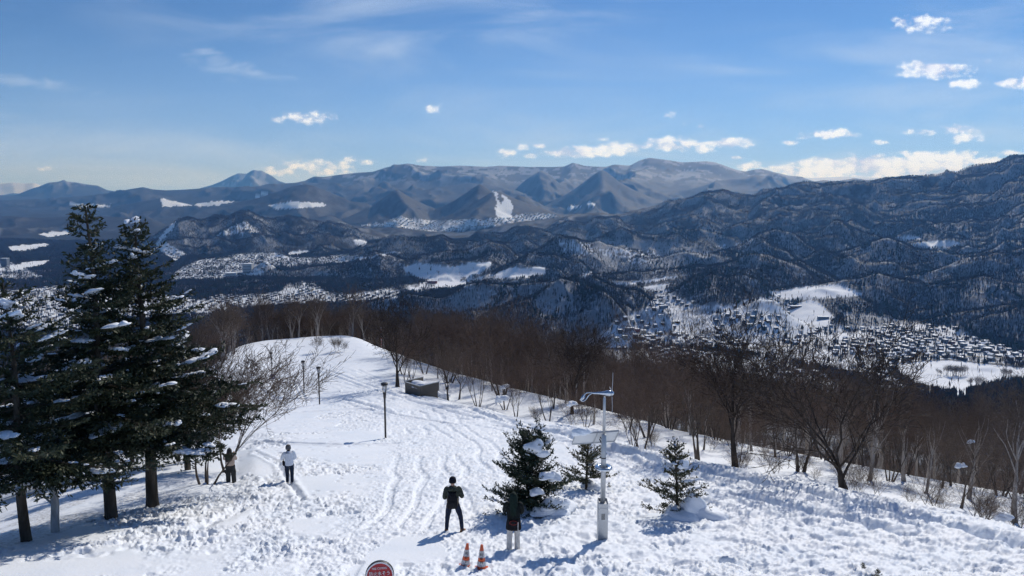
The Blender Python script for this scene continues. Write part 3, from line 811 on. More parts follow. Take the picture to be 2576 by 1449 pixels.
# ------------------------------------------------------------------ bare broadleaved trees
def bare_tree(seed, h=9.0, stems=1, spread=.75, rich=1.0, lean=0.15, low=.22, thick=1.0, fine=.0085):
    rg = random.Random(seed)
    S = [[], []]
    def curve(p, d, L, r, n, lvl, wander, up):
        """a limb of n pieces; returns [(point, dir, radius, t)]"""
        out = []
        for i in range(n):
            d = unit(d + np.array([rg.gauss(0, wander), rg.gauss(0, wander), rg.gauss(0, wander * .7) + up]))
            q = p + d * L / n
            ra = r * (1 - .72 * i / n); rb = r * (1 - .72 * (i + 1) / n)
            S[0 if lvl <= 1 else 1].append((p, q, ra, rb, lvl))
            p = q
            out.append((p, d, rb, (i + 1) / n))
        return out
    def side(d, ang):
        ax = unit(np.cross(d, np.array([rg.gauss(0, 1), rg.gauss(0, 1), rg.gauss(0, 1)])))
        return unit(d * math.cos(ang) + ax * math.sin(ang))
    def grow(p, d, L, r, lvl):
        n = (7, 6, 5, 3, 2)[lvl]
        pts = curve(p, d, L, r, n, lvl, (.07, .13, .15, .17, .2)[lvl], (.0, .05, .06, .05, .03)[lvl])
        if lvl >= 4:
            return
        nc = int(round(((0, 8, 7, 5, 0)[lvl]) * (rich if lvl >= 2 else 1)))
        for k in range(nc):
            t = .2 + .8 * (k + rg.random() * .8) / nc
            i = min(int(t * n), n - 1)
            q, dd, rr, _ = pts[i]
            frac = (.62, .62, .55, .6)[lvl] * (1 - .35 * t) * rg.uniform(.75, 1.2)
            grow(q, side(dd, rg.uniform(.45, 1.0)), L * frac, max(rr * .62, .006), lvl + 1)
        q, dd, rr, _ = pts[-1]
        grow(q, side(dd, .25), L * .5, max(rr, .006), lvl + 1)
    for s in range(stems):
        az = 2 * math.pi * (s + rg.random() * .5) / stems
        tilt = lean if stems == 1 else rg.uniform(.22, .42)
        d = unit(np.array([math.cos(az) * tilt, math.sin(az) * tilt, 1.0]))
        hh = h * rg.uniform(.85, 1.05)
        r = hh * .021 * thick / (1 + .22 * (stems - 1))
        trunkL = hh * rg.uniform(low, low + .14)
        p = np.array([math.cos(az), math.sin(az), 0.]) * (.12 * (stems > 1)) + np.array([0, 0, -.5])
        pts = curve(p, d, trunkL + .5, r, 5, 0, .05, .03)
        S[0][-5] = (pts[0][0] - (pts[0][0] - p) * 1.0, pts[0][0], r * 1.35, S[0][-5][3], 0)
        nl = rg.randint(5, 7) if stems == 1 else rg.randint(3, 5)
        for k in range(nl):
            az2 = 2 * math.pi * (k + rg.random() * .6) / nl
            i = len(pts) - 1 - (k % 3 if k % 2 else 0)
            q, dd, rr, _ = pts[i]
            out = spread * rg.uniform(.45, 1.15)
            d2 = unit(np.array([math.cos(az2) * out, math.sin(az2) * out, rg.uniform(.65, 1.1)]) + dd * .3)
            grow(q, d2, (hh - trunkL) * rg.uniform(.62, .85), max(pts[-1][2] * 1.0, .02) * rg.uniform(.6, .95), 1)
        grow(pts[-1][0], unit(pts[-1][1] + np.array([rg.gauss(0, .1), rg.gauss(0, .1), .3])), (hh - trunkL) * .85, pts[-1][2], 1)
    out = []
    for part, ks in ((S[0], 6), (S[1], 3)):
        p0 = np.array([s[0] for s in part]); p1 = np.array([s[1] for s in part])
        r0 = np.maximum([s[2] for s in part], fine); r1 = np.maximum([s[3] for s in part], fine * .75)
        out.append(tubes(p0, p1, r0, r1, ks))
    return out

VAR = []
for i, (hh, st, spd, rich, lean, low, th, tm) in enumerate([(9.5, 1, .8, 1.0, .12, .22, 1.1, 0), (9.0, 3, .5, .85, .2, .2, 1.0, 1), (10.5, 1, .42, .85, .1, .45, 1.0, 0), (8.0, 2, .6, .95, .2, .15, 1.0, 1),
                                                    (9.0, 1, 1.0, 1.05, .2, .16, 1.25, 0), (10, 4, .42, .7, .2, .25, .9, 1)]):
    (tco, tf_), (bco, bf) = bare_tree(100 + i, hh, st, spd, rich * .6, lean, low, th * 1.1, .0092)
    VAR.append((poly_mesh('bare_trunk', tco, tf_, m_sunlit_bark if i == 2 else m_bark, True), poly_mesh('bare_branches', bco, bf, (m_twig, m_twig2)[tm]), hh))
m_darkbark = bark('dark_bark', (.030, .024, .021), (.075, .062, .054))
m_darktwig = bark('dark_twigs', (.035, .026, .022), (.080, .062, .052), 2)
HEROV = []
for i, (hh, spd, low) in enumerate([(9.6, .8, .2), (9.4, 1.0, .15), (9.8, .6, .28)]):
    (tco, tf_), (bco, bf) = bare_tree(130 + i, hh, 1, spd, .68, .16, low, 1.45, .0165)
    HEROV.append((poly_mesh('bare_trunk', tco, tf_, m_darkbark, True), poly_mesh('bare_branches', bco, bf, m_darktwig), hh))
print('bare tree faces', [len(v[0].polygons) + len(v[1].polygons) for v in VAR])
LITE = []
for i, (hh, st, spd, tm) in enumerate([(10, 1, .6, 0), (9, 2, .5, 1), (11, 1, .4, 0)]):
    (tco, tf_), (bco, bf) = bare_tree(200 + i, hh, st, spd, .27, .1, .36, 1.7, .024)
    LITE.append((poly_mesh('bare_trunk', tco, tf_, m_sunlit_bark if i != 1 else m_bark), poly_mesh('bare_branches', bco, bf, (m_twig, m_twig2)[tm]), hh))

def put_tree(v, x, y, s, rz, label, group, sx=1.0, sink=.0, name='bare_tree'):
    z = (top(x, y) if y < 170 and abs(x / y) < .85 else gz(x, y)) - sink
    t = thing(name, label, 'tree', (x, y, z), rz, group, (s * sx, s * sx, s))
    link('trunk', v[0], t); link('branches', v[1], t)
    return t

rnd = random.Random(5)
def crest_at(a): return float(np.interp(a, CREST[0], CREST[1]))
def bench_at(a): return float(np.interp(a, BENCH[0], BENCH[1]))
def left_at(a): return float(np.interp(a, EDGE[0], EDGE[1]))
A600 = float(ray(610, 1100)[0]); A990 = float(ray(990, 950)[0])
placed = []
# the ones with a shape of their own, traced: (px, py of foot, variant, scale, width, turn)
HERO = [(1000, 972, 0, 1.05, 1.0, .4, 'broad bare tree beside the ribbed box at the bend of the slope'),
        (1440, 1060, 0, .86, 1.1, 2.0, 'bare tree with snow lodged in its fork, left of the silver turbine pole'),
        (2128, 1232, 4, .66, 1.3, 1.1, 'widest bare tree on the right edge of the slope, a snowy low limb reaching right'),
        (1852, 1176, 2, .70, 1.15, .8, 'tall dark bare tree on the slope edge, left of the widest tree'),
        (1762, 1160, 3, .8, 1.0, .2, 'slender forked bare tree leaning on the slope edge beyond the turbine pole'),
        (1130, 985, 1, 1.0, 1.15, 3.0, 'many-stemmed bare tree right of the ribbed box'),
        (1262, 1022, 5, 1.0, 1.15, 1.5, 'dense many-stemmed bare tree midway between box and turbine pole'),
        (2010, 1200, 3, .85, 1.1, 2.5, 'thin twin-stemmed bare tree just left of the widest tree'),
        (1630, 1118, 1, .85, 1.0, .5, 'pale leaning bare tree right behind the turbine pole')]
for px, py, vi, s, sx, rz, lab in HERO:
    h = hit(px, py)
    if px > 1050:
        h.y *= 1.08; h.x *= 1.08
    placed.append((h.x, h.y))
    put_tree(HEROV[{0: 0, 4: 1, 2: 2}[vi]] if vi in (0, 2, 4) else VAR[vi], h.x, h.y, s * 1.06, rz, lab, 'bare trees along the slope edge', sx, .1)
def free(x, y, d):
    for (u, v) in placed:
        if (u - x) ** 2 + (v - y) ** 2 < d * d: return False
    return True
cand = []
tries = 0
zones = {'bench': 0, 'wood': 0, 'left': 0}
while tries < 60000 and len(placed) < 285:
    tries += 1
    a = rnd.uniform(-.80, .80); Y = math.sqrt(rnd.uniform(22 ** 2, 128 ** 2))
    x = a * Y
    if a < A600:
        yl = left_at(a)
        if Y < max(44, yl + 12) or Y > 105: continue
        if rnd.random() > .55: continue
        # keep the open snow right of the firs free
        if a > float(ray(400, 1000)[0]): continue
        z_ = 'left'; dmin = 3.0
    elif a < A990:
        continue
    else:
        c, bn = crest_at(a), bench_at(a)
        if Y < c + 1.5: continue
        if Y > bn + 26: continue
        if Y < bn:
            z_ = 'bench'; dmin = 3.6
            if rnd.random() > (.60 if a < .06 else .34 if a < .2 else .14): continue
        else:
            z_ = 'wood'; dmin = 2.0
    if not free(x, Y, dmin): continue
    placed.append((x, Y)); zones[z_] += 1
    vi = rnd.choice([0, 1, 1, 2, 3, 3, 5, 5]) if z_ == 'bench' else rnd.choice([0, 2, 2, 2, 3, 5, 5])
    s = rnd.uniform(.6, .85) if z_ == 'left' else rnd.uniform(.50, .82) if z_ == 'bench' else rnd.uniform(.75, 1.0)
    s *= 1 - .38 * min(max((a - .0) / .35, 0), 1)
    if z_ == 'bench': s *= .9
    lab, grp = {'bench': ('bare brown tree standing in the snow strip between slope edge and dark wood', 'bare trees on the snow strip below the slope edge'),
                'wood': ('leafless brown tree packed in the dark wood below the snow strip', 'bare trees of the dark wood right of the slope'),
                'left': ('leafless tree in the shaded wood behind the snow-laden firs', 'bare trees of the wood behind the firs')}[z_]
    put_tree(VAR[vi], x, Y, s, rnd.uniform(0, 6.28), lab, grp, rnd.uniform(.85, 1.1), .15)
print('trees', zones, len(placed))

# ------------------------------------------------------------------ the wood nobody could count: nearer part from whole trees, far part from slim dark crowns
pts = []; rg = np.random.default_rng(4)
def scatter(n, a0, a1, y0, y1):
    a = rg.uniform(a0, a1, n); Y = np.sqrt(rg.uniform(y0 ** 2, y1 ** 2, n))
    return a, Y
def stand(a, Y):
    g_ = ground(a, Y)
    return a * Y, Y, g_
sa, sY = scatter(3600, -.82, .82, 40, 210)
bn = np.interp(sa, BENCH[0], BENCH[1])
ok = np.where((sa > A600) & (sa < A990), sY > bn + 5, np.where(sa >= A990, sY > bn + 26, sY > 105))
ok &= rg.random(len(sa)) > .62 * sstep(sa, -.1, .35)
sa, sY = sa[ok], sY[ok]
sb, sYb = scatter(6500, -.82, .82, 210, 800)
sa = np.concatenate([sa, sb]); sY = np.concatenate([sY, sYb])
x, y, z = stand(sa, sY)
u_, v_ = to_pix(x, y, z + 4)
vis = np.ones(len(x), bool)
fr = y > 175
vis[fr] = visible(x[fr], y[fr], z[fr], 11)
o_, t_ = cover(*to_pix(x, y, z))
keep = vis & (u_ > -80) & (u_ < 2660) & ~((o_ > .8) & (y > 600))
x, y, z = x[keep], y[keep], z[keep]
print('wood instances', len(x))
me = bpy.data.meshes.new('wood')
me.vertices.add(len(x)); me.vertices.foreach_set('co', np.stack([x, y, z], 1).astype(np.float32).ravel())
for nm, arr, ty in (('size', rg.uniform(.62, 1.0, len(x)) * (1 - .40 * sstep(x / y, 0, .35) * sstep(-y, -420, -120)), 'FLOAT'), ('turn', rg.uniform(0, 6.28, len(x)), 'FLOAT'), ('sort', rg.integers(0, 5, len(x)), 'INT')):
    at = me.attributes.new(nm, ty, 'POINT'); at.data.foreach_set('value', arr.astype(np.float32 if ty == 'FLOAT' else np.int32))
wood = link('bare_wood', me)
tag(wood, 'mass of leafless brown wood falling away below the snow slope', 'wood', None, 'stuff')
SRC = []
for i, (aa, yy_) in enumerate([(.52, 60), (.30, 86), (.42, 70)]):
    x_ = aa * yy_
    t = put_tree(LITE[i], x_, yy_, .9, i, 'leafless brown tree packed in the dark wood below the snow strip', 'bare trees of the dark wood right of the slope', 1, .1)
    SRC.append(t.children)
ng = bpy.data.node_groups.new('wood_nodes', 'GeometryNodeTree')
ng.interface.new_socket('Geometry', in_out='INPUT', socket_type='NodeSocketGeometry')
ng.interface.new_socket('Geometry', in_out='OUTPUT', socket_type='NodeSocketGeometry')
G = NT(ng)
gi = G.add('NodeGroupInput'); go = G.add('NodeGroupOutput')
gti = G.add('GeometryNodeGeometryToInstance')
srcs = [link_pair for link_pair in SRC]
allp = [(VAR[2],), (VAR[1],)]
singles = []
ins = []
hero_objs = {}
for o in col.objects:
    if o.type == 'MESH' and o.parent and o.data in (VAR[2][0], VAR[2][1], VAR[1][0], VAR[1][1]):
        hero_objs.setdefault(o.data.name, o)
pairs = [tuple(s) for s in SRC] + [(hero_objs[VAR[2][0].name], hero_objs[VAR[2][1].name]), tuple(SRC[2])]
for pr in reversed(pairs):
    jn = G.add('GeometryNodeJoinGeometry')
    for ob in pr:
        oi = G.add('GeometryNodeObjectInfo', transform_space='ORIGINAL')
        oi.inputs['Object'].default_value = ob
        G.l.new(oi.outputs['Geometry'], jn.inputs[0])
    g2 = G.add('GeometryNodeGeometryToInstance')
    G.l.new(jn.outputs[0], g2.inputs[0])
    ins.append(g2)
allj = G.add('GeometryNodeJoinGeometry')
for g2 in ins:
    G.l.new(g2.outputs[0], allj.inputs[0])
iop = G.add('GeometryNodeInstanceOnPoints')
iop.inputs['Pick Instance'].default_value = True
def nat(nm, ty):
    nd = G.add('GeometryNodeInputNamedAttribute', data_type=ty); nd.inputs['Name'].default_value = nm
    return nd.outputs[0]
G.l.new(gi.outputs[0], iop.inputs['Points'])
G.l.new(allj.outputs[0], iop.inputs['Instance'])
G.l.new(nat('sort', 'INT'), iop.inputs['Instance Index'])
cx = G.add('ShaderNodeCombineXYZ'); G.l.new(nat('turn', 'FLOAT'), cx.inputs[2])
G.l.new(cx.outputs[0], iop.inputs['Rotation'])
G.l.new(nat('size', 'FLOAT'), iop.inputs['Scale'])
G.l.new(iop.outputs[0], go.inputs[0])
md = wood.modifiers.new('wood', 'NODES'); md.node_group = ng

# far forest on the hills: a slender many-sided crown for every tree that shows
def forest(name, label, n, y0, y1, power, hts, wid, mat, seed, want_cover, conifer=False):
    r = np.random.default_rng(seed)
    out = []
    tot = 0
    while tot < n:
        m = 400000
        a = r.uniform(-.76, .76, m)
        uu = r.random(m)
        Y = (y0 ** (power) + uu * (y1 ** (power) - y0 ** (power))) ** (1 / power)
        x = a * Y
        # leave small gaps and glades
        dn = fbm(x / 160, Y / 160, 3, 51 + seed)
        k = r.random(m) < np.clip((dn - .25) * 3.2, .35, 1)
        a, Y, x = a[k], Y[k], x[k]
        ia = np.clip(np.searchsorted(a_far, a), 1, len(a_far) - 1); iy = np.clip(np.searchsorted(Y_far, Y), 1, len(Y_far) - 1)
        ta = (a - a_far[ia - 1]) / (a_far[ia] - a_far[ia - 1]); ty = (Y - Y_far[iy - 1]) / (Y_far[iy] - Y_far[iy - 1])
        z = (Z_[iy - 1, ia - 1] * (1 - ta) + Z_[iy - 1, ia] * ta) * (1 - ty) + (Z_[iy, ia - 1] * (1 - ta) + Z_[iy, ia] * ta) * ty
        v = visible(x, Y, z, 9)
        a, Y, x, z = a[v], Y[v], x[v], z[v]
        px, py = to_pix(x, Y, z)
        o, t = cover(px, py)
        nn = north[iy[v], ia[v]]
        k = r.random(len(o)) > np.where(o > .8, np.where(t, .94, .993), np.where(o > .2, .80, .46 * nn))
        k &= py < 1150
        if conifer:
            k &= (fbm(x / 90, Y / 90, 3, 88) > .60) | (r.random(len(o)) < .02)
        out.append(np.stack([x[k], Y[k], z[k]], 1)); tot += k.sum()
    P_ = np.concatenate(out)[:n]
    n = len(P_)
    Hh = r.uniform(hts[0], hts[1], n); Wd = r.uniform(wid[0], wid[1], n) * (1 + P_[:, 1] / 9000)
    th = r.uniform(0, 6.28, n)
    k = 3
    lean = r.normal(0, .35, (n, 2))
    ring = np.zeros((n, k, 3)); 
    for j in range(k):
        ang = th + j * 2 * math.pi / k
        ring[:, j, 0] = P_[:, 0] + np.cos(ang) * Wd * .5; ring[:, j, 1] = P_[:, 1] + np.sin(ang) * Wd * .5
        ring[:, j, 2] = P_[:, 2] + Hh * ((.12 if conifer else .62) + r.uniform(-.1, .1, n))
    topv = P_ + np.stack([lean[:, 0], lean[:, 1], Hh], 1)
    foot = P_ + np.array([0, 0, -.8])
    co = np.concatenate([foot[:, None], ring, topv[:, None]], 1).reshape(-1, 3)
    b0 = (np.arange(n) * 5)[:, None]
    tri = np.array([[0, 2, 1], [0, 3, 2], [0, 1, 3], [4, 1, 2], [4, 2, 3], [4, 3, 1]])
    f = (b0[:, :, None] + tri[None]).reshape(-1, 3)
    o = link(name, poly_mesh(name, co, f, mat))
    tag(o, label, 'forest', None, 'stuff')
    print(name, n)
    return o
m_farwood, T, b = newmat('distant_bare_crowns', .95, (.05, .04, .036), .05)
g = T.add('ShaderNodeNewGeometry')
T.l.new(T.mix(T.remap(T.noise(g.outputs['Position'], .02, 3), .35, .65), (.040, .031, .029, 1), (.062, .046, .038, 1)), b.inputs['Base Color'])
m_farcon = leafmat('distant_conifers', (.012, .022, .017), (.022, .032, .020))
forest('distant_forest', 'leafless grey-brown forest covering the hills across the valley', 400000, 500, 6400, 1.25, (10, 17), (1.3, 2.8), m_farwood, 1, 0)
forest('conifer_stands', 'dark conifers in clumps on the hills across the valley', 16000, 900, 5000, 1.3, (14, 22), (4, 7), m_farcon, 2, 0, True)
# ------------------------------------------------------------------ conifers
def fir(seed, h, R0, z0, level=.34, per=6, droop=.28, shape=.85, tuft=.13, up_top=.5, dens=1.0, snow=40, snow_low=.6, trunk_r=None, lean=(0, 0), bushy=False, matN=None, smax=.30):
    rg = random.Random(seed); nr = np.random.default_rng(seed)
    br0, br1, r0, r1 = [], [], [], []       # wood
    s0, s1 = [], []                         # needle-bearing shoots
    tr = trunk_r or h * .017
    def ax(z):
        return np.array([lean[0] * z / h + .05 * math.sin(z * .9 + seed), lean[1] * z / h + .05 * math.cos(z * .7), z])
    n = 14
    T0 = [ax(-.6 + (h + .6) * i / n) for i in range(n + 1)]
    t0 = T0[:-1]; t1 = T0[1:]
    tr0 = [tr * (1 - .93 * i / n) + .01 for i in range(n)]; tr1 = [tr * (1 - .93 * (i + 1) / n) + .01 for i in range(n)]
    tr0[0] *= 1.25
    z = z0
    tips = []
    while z < h - .12:
        f = (z - z0) / (h - z0)
        k = max(3, int(round(per * (1 - .35 * f))))
        a0 = rg.random() * 6.28
        for j in range(k):
            if rg.random() > dens: continue
            az = a0 + j * 6.28 / k + rg.gauss(0, .25)
            L = (R0 * (1 - f) ** shape + .16) * rg.choice((.45, .7, .85, .95, 1.05, 1.25, 1.35))
            if bushy: L *= rg.uniform(.7, 1.0)
            zz = z + rg.uniform(-.12, .12)
            base = ax(zz)
            slope0 = (-droop * (1 - f) + up_top * f) + rg.gauss(0, .08)
            hd = np.array([math.cos(az), math.sin(az), 0.])
            m = max(3, int(L / .28))
            p = base; pts = [p]
            for i in range(m):
                t = (i + 1) / m
                sl = slope0 + (.34 * t * t if not bushy else .25 * t)
                d = unit(hd + np.array([rg.gauss(0, .05), rg.gauss(0, .05), sl]))
                q = p + d * L / m
                br0.append(p); br1.append(q); rr = .014 * L * .9 + .004
                r0.append(rr * (1 - .8 * i / m)); r1.append(rr * (1 - .8 * (i + 1) / m))
                if t > .30 or bushy: s0.append(p); s1.append(q)
                # side shoots
                if t > .12:
                    for sd in (-1, 1):
                        for rep in range(2):
                            if rg.random() < .12: continue
                            sl_ = (.34 * L * (1 - t) + .20) * rg.uniform(.6, 1.25)
                            lat = np.array([-hd[1], hd[0], 0]) * sd
                            sdir = unit(d * rg.uniform(.5, .9) + lat * rg.uniform(.6, 1) + np.array([0, 0, rg.gauss(-.06, .14)]) + (np.array([0, 0, .35]) if bushy else 0))
                            o = p + (q - p) * rg.random()
                            mid = o + sdir * sl_ * .55
                            end = mid + unit(sdir + d * .35 + np.array([0, 0, .05])) * sl_ * .45
                            br0.append(o); br1.append(end); r0.append(.006); r1.append(.003)
                            s0 += [o, mid]; s1 += [mid, end]
                            if sl_ > .45:
                                for e in (.35, .6, .8):
                                    for s2 in (-1, 1):
                                        oo = o + (end - o) * e
                                        dd = unit(sdir + np.cross(sdir, np.array([0, 0, 1.])) * s2 * .9)
                                        s0.append(oo); s1.append(oo + dd * sl_ * .38 * rg.uniform(.6, 1.1))
                p = q; pts.append(p)
            tips.append((pts, L, f))
        z += level * rg.uniform(.75, 1.25) * (1 - .45 * f)
    s0.append(ax(h - .5)); s1.append(ax(h + .12))
    print('shoots', len(s0))
    s0 = np.array(s0); s1 = np.array(s1)
    # needles: short flat sprays set all round each shoot
    Ls = np.linalg.norm(s1 - s0, axis=1)
    cnt = np.maximum(1, np.round(Ls / (tuft * (.42 if bushy else .52))).astype(int))
    idx = np.repeat(np.arange(len(s0)), cnt)
    t = nr.random(len(idx))[:, None]
    c = s0[idx] + (s1[idx] - s0[idx]) * t
    d = (s1[idx] - s0[idx]) / (Ls[idx][:, None] + 1e-9)
    rv = nr.normal(0, 1, (len(idx), 3)); rv[:, 2] *= .55
    sidev = np.cross(d, rv); sidev /= np.linalg.norm(sidev, axis=1, keepdims=True) + 1e-9
    tip = d * .72 + sidev * .62 + nr.normal(0, .18, (len(idx), 3)); tip /= np.linalg.norm(tip, axis=1, keepdims=True)
    wv = np.cross(tip, nr.normal(0, 1, (len(idx), 3))); wv /= np.linalg.norm(wv, axis=1, keepdims=True) + 1e-9
    ln = tuft * nr.uniform(.65, 1.35, (len(idx), 1)); wd = ln * nr.uniform(.16, .26, (len(idx), 1))
    v0 = c - tip * ln * .15; v1 = c + tip * ln * .45 + wv * wd; v2 = c + tip * ln; v3 = c + tip * ln * .45 - wv * wd
    co = np.stack([v0, v1, v2, v3], 1).reshape(-1, 3)
    f = np.arange(len(idx) * 4).reshape(-1, 4)
    fol = (co, f)
    trunk = tubes(np.array(t0), np.array(t1), np.array(tr0), np.array(tr1), 10)
    boughs = tubes(np.array(br0), np.array(br1), np.array(r0), np.array(r1), 3)
    # snow lying on the boughs
    blobs = []
    low = [q for q in tips if q[2] < snow_low]
    for s in range(snow):
        pts, L, fr = rg.choice(low if rg.random() < .8 else tips)
        i = int(rg.uniform(.35, .98) * (len(pts) - 1)); i = max(i, 1)
        p = pts[i]; d = unit(pts[i] - pts[i - 1])
        big = rg.choice((.3, .45, .6, 1.0)) * smax
        cl = []; blobs.append(cl)
        for _ in range(rg.randint(2, 6)):
            off = d * rg.gauss(0, big * .7) + np.array([-d[1], d[0], 0]) * rg.gauss(0, big * .45)
            az = math.atan2(d[1], d[0])
            cl.append((p + off + np.array([0, 0, .03 + big * .10]), big * rg.uniform(.5, 1.1), big * rg.uniform(.35, .8), big * rg.uniform(.16, .34), az + rg.gauss(0, .4), d[2]))
    return trunk, boughs, fol, blobs
def blob_mesh(blobs, seed=0, sub=(10, 7)):
    nu, nv = sub
    u = np.arange(nu) * 2 * math.pi / nu; v = np.linspace(0, math.pi, nv)
    U, V = np.meshgrid(u, v)
    sx, sy, sz = np.sin(V) * np.cos(U), np.sin(V) * np.sin(U), np.cos(V)
    base = np.stack([sx, sy, sz], -1).reshape(-1, 3)
    fs = []
    for i in range(nv - 1):
        for j in range(nu):
            fs.append((i * nu + j, i * nu + (j + 1) % nu, (i + 1) * nu + (j + 1) % nu, (i + 1) * nu + j))
    fs = np.array(fs)
    cos, ff = [], []
    nr = np.random.default_rng(seed)
    for k, (p, a, b, c, az, dz) in enumerate(blobs):
        q = base.copy()
        w = 1 + .28 * np.sin(base[:, 0] * 3.1 + nr.random() * 6) * np.cos(base[:, 1] * 2.7 + nr.random() * 6) + .12 * np.sin(base[:, 2] * 5 + nr.random() * 6 + base[:, 0] * 4)
        q *= w[:, None]
        q[:, 2] = np.where(q[:, 2] < 0, q[:, 2] * .45, q[:, 2])
        q *= np.array([a, b, c])
        q[:, 2] += q[:, 0] * dz * .8
        cs, sn = math.cos(az), math.sin(az)
        q = np.stack([q[:, 0] * cs - q[:, 1] * sn, q[:, 0] * sn + q[:, 1] * cs, q[:, 2]], 1) + p
        cos.append(q); ff.append(fs + k * len(base))
    return np.concatenate(cos), np.concatenate(ff)
def put_conifer(g, px, py, label, group, matn, rz=0, s=1.0, at=None, name='fir_tree', cat='tree', sink=0.0):
    h = at or spot(px, py)
    t = thing(name, label, cat, (h.x, h.y, h.z - sink), rz, group, (s, s, s))
    for nm, me in g:
        link(nm, me, t)
    return t
def conifer_set(nm, args, matn, mbark=None):
    tr, bo, fo, bl = fir(**args)
    out = [('trunk', poly_mesh('trunk', *tr, mbark or m_firbark, True)), ('boughs', poly_mesh('boughs', *bo, mbark or m_firbark)), ('foliage', poly_mesh('foliage', *fo, matn))]
    for i, cl in enumerate(bl):
        out.append(('snow_load', poly_mesh('snow_load', *blob_mesh(cl, args['seed'] + i), m_snow, True)))
    print(nm, [len(m.polygons) for _, m in out[:4]])
    return out
TALL1 = conifer_set('t1', dict(seed=1, h=10.5, R0=3.0, z0=3.0, level=.34, per=5, shape=1.05, dens=.85, snow=70, droop=.34, trunk_r=.20, tuft=.14), m_needle)
TALL2 = conifer_set('t2', dict(seed=2, h=10.3, R0=3.3, z0=2.9, level=.33, per=5, shape=1.05, dens=.85, snow=95, droop=.30, trunk_r=.21, tuft=.14), m_needle)
MID1 = conifer_set('m1', dict(seed=3, h=7.8, R0=2.9, z0=2.2, level=.34, per=5, dens=.85, snow=80, trunk_r=.15, snow_low=.9, tuft=.13), m_needle)
MID2 = conifer_set('m2', dict(seed=4, h=7.0, R0=2.6, z0=1.9, level=.34, per=5, dens=.85, snow=80, trunk_r=.15, snow_low=.9, tuft=.13), m_needle)
put_conifer(TALL1, 275, 1300, 'tall dark fir and left one of the two highest firs, foot on the slope edge', 'snow-laden firs', m_needle, .3)
put_conifer(TALL2, 388, 1275, 'right one of the two highest firs, its thick trunk at the slope edge', 'snow-laden firs', m_needle, 2.1)
put_conifer(MID1, 68, 1362, 'nearest fir at the left border, its trunk foot lowest of all the firs', 'snow-laden firs', m_needle, 1.0, .98)
put_conifer(MID2, 474, 1183, 'shorter fir with heavy snow pads reaching right over the snow slope', 'snow-laden firs', m_needle, .2, 1.0)
put_conifer(MID1, 198, 1208, 'fir in the shade between and behind the nearest fir and the tall pair', 'snow-laden firs', m_needle, 3.3, .92)
put_conifer(MID2, 330, 1165, 'short fir half hidden behind the tall pair', 'snow-laden firs', m_needle, 4.0, .95)
put_conifer(MID2, -20, 1262, 'fir cut by the left border of the picture', 'snow-laden firs', m_needle, 5.0, 1.0)
put_conifer(MID2, 92, 1225, 'fir standing deep in the shade behind the nearest one', 'snow-laden firs', m_needle, 1.6, .95)
put_conifer(MID1, 447, 1160, 'slim-trunked fir behind the right one of the tall pair', 'snow-laden firs', m_needle, 5.5, .8)
# small olive conifers on the open snow
YEW1 = conifer_set('y1', dict(seed=11, h=2.9, R0=1.5, z0=.12, level=.16, per=7, droop=-.05, dens=.9, shape=.45, tuft=.085, up_top=1.1, snow=26, snow_low=1.0, trunk_r=.07, bushy=True, smax=.20), m_yewd)
YEW2 = conifer_set('y2', dict(seed=12, h=2.15, R0=1.0, z0=.55, level=.17, per=5, droop=.0, shape=.6, tuft=.085, up_top=.7, dens=.75, snow=6, snow_low=.6, trunk_r=.07, bushy=True, smax=.16), m_yew)
YEW3 = conifer_set('y3', dict(seed=13, h=2.6, R0=1.25, z0=.25, level=.23, per=4, droop=.05, shape=.75, tuft=.085, up_top=.8, dens=.8, snow=14, snow_low=.5, trunk_r=.06, bushy=True, lean=(-.18, 0), smax=.20), m_yew)
y1 = put_conifer(YEW1, 1335, 1284, 'bushy round dark-green conifer with a snow cap, behind the hooded person', 'small conifers on the snow', m_yew, .5, 1.0, sink=.1, name='small_conifer')
y2 = put_conifer(YEW2, 1478, 1226, 'thin conifer with a bare lower stem right behind the turbine pole', 'small conifers on the snow', m_yew, 1.5, 1.0, sink=.1, name='small_conifer')
y3 = put_conifer(YEW3, 1703, 1300, 'sparse olive conifer standing alone right of the turbine pole', 'small conifers on the snow', m_yew, 0, 1.0, sink=.1, name='small_conifer')
def add_snow(parent, lumps, seed):
    for i, l in enumerate(lumps):
        link('snow_cap', poly_mesh('snow_cap', *blob_mesh([l], seed + i, (20, 12)), m_snow, True), parent)
def LB(x, y, z, a, b, c, az=0, dz=0): return (np.array([x, y, z], float), a, b, c, az, dz)
add_snow(y1, [LB(-.05, -.35, 2.55, .36, .30, .30, .3), LB(.12, -.42, 2.38, .38, .3, .22, 1), LB(.0, -1.0, 1.75, .30, .24, .17, .8), LB(.55, -.6, 1.45, .26, .3, .2), LB(.35, -.9, .62, .55, .3, .22, .2), LB(-.1, -.9, .45, .4, .25, .18), LB(.8, -.7, .5, .3, .3, .25),
              LB(-.25, -.8, 1.15, .3, .2, .14), LB(.5, -.4, .15, 1.0, .75, .35), LB(-.3, -.3, .12, .9, .7, .28)], 5)
add_snow(y2, [LB(.28, -.1, .12, .45, .4, .34), LB(.25, -.25, 1.5, .14, .12, .16)], 6)
add_snow(y3, [LB(.1, -.2, 1.95, .2, .16, .22, 1.2), LB(.5, -.1, .35, .5, .35, .5, .4), LB(.85, -.2, .15, .6, .5, .35), LB(.0, -.3, .2, .55, .5, .3), LB(1.1, -.1, .1, .5, .4, .3)], 7)
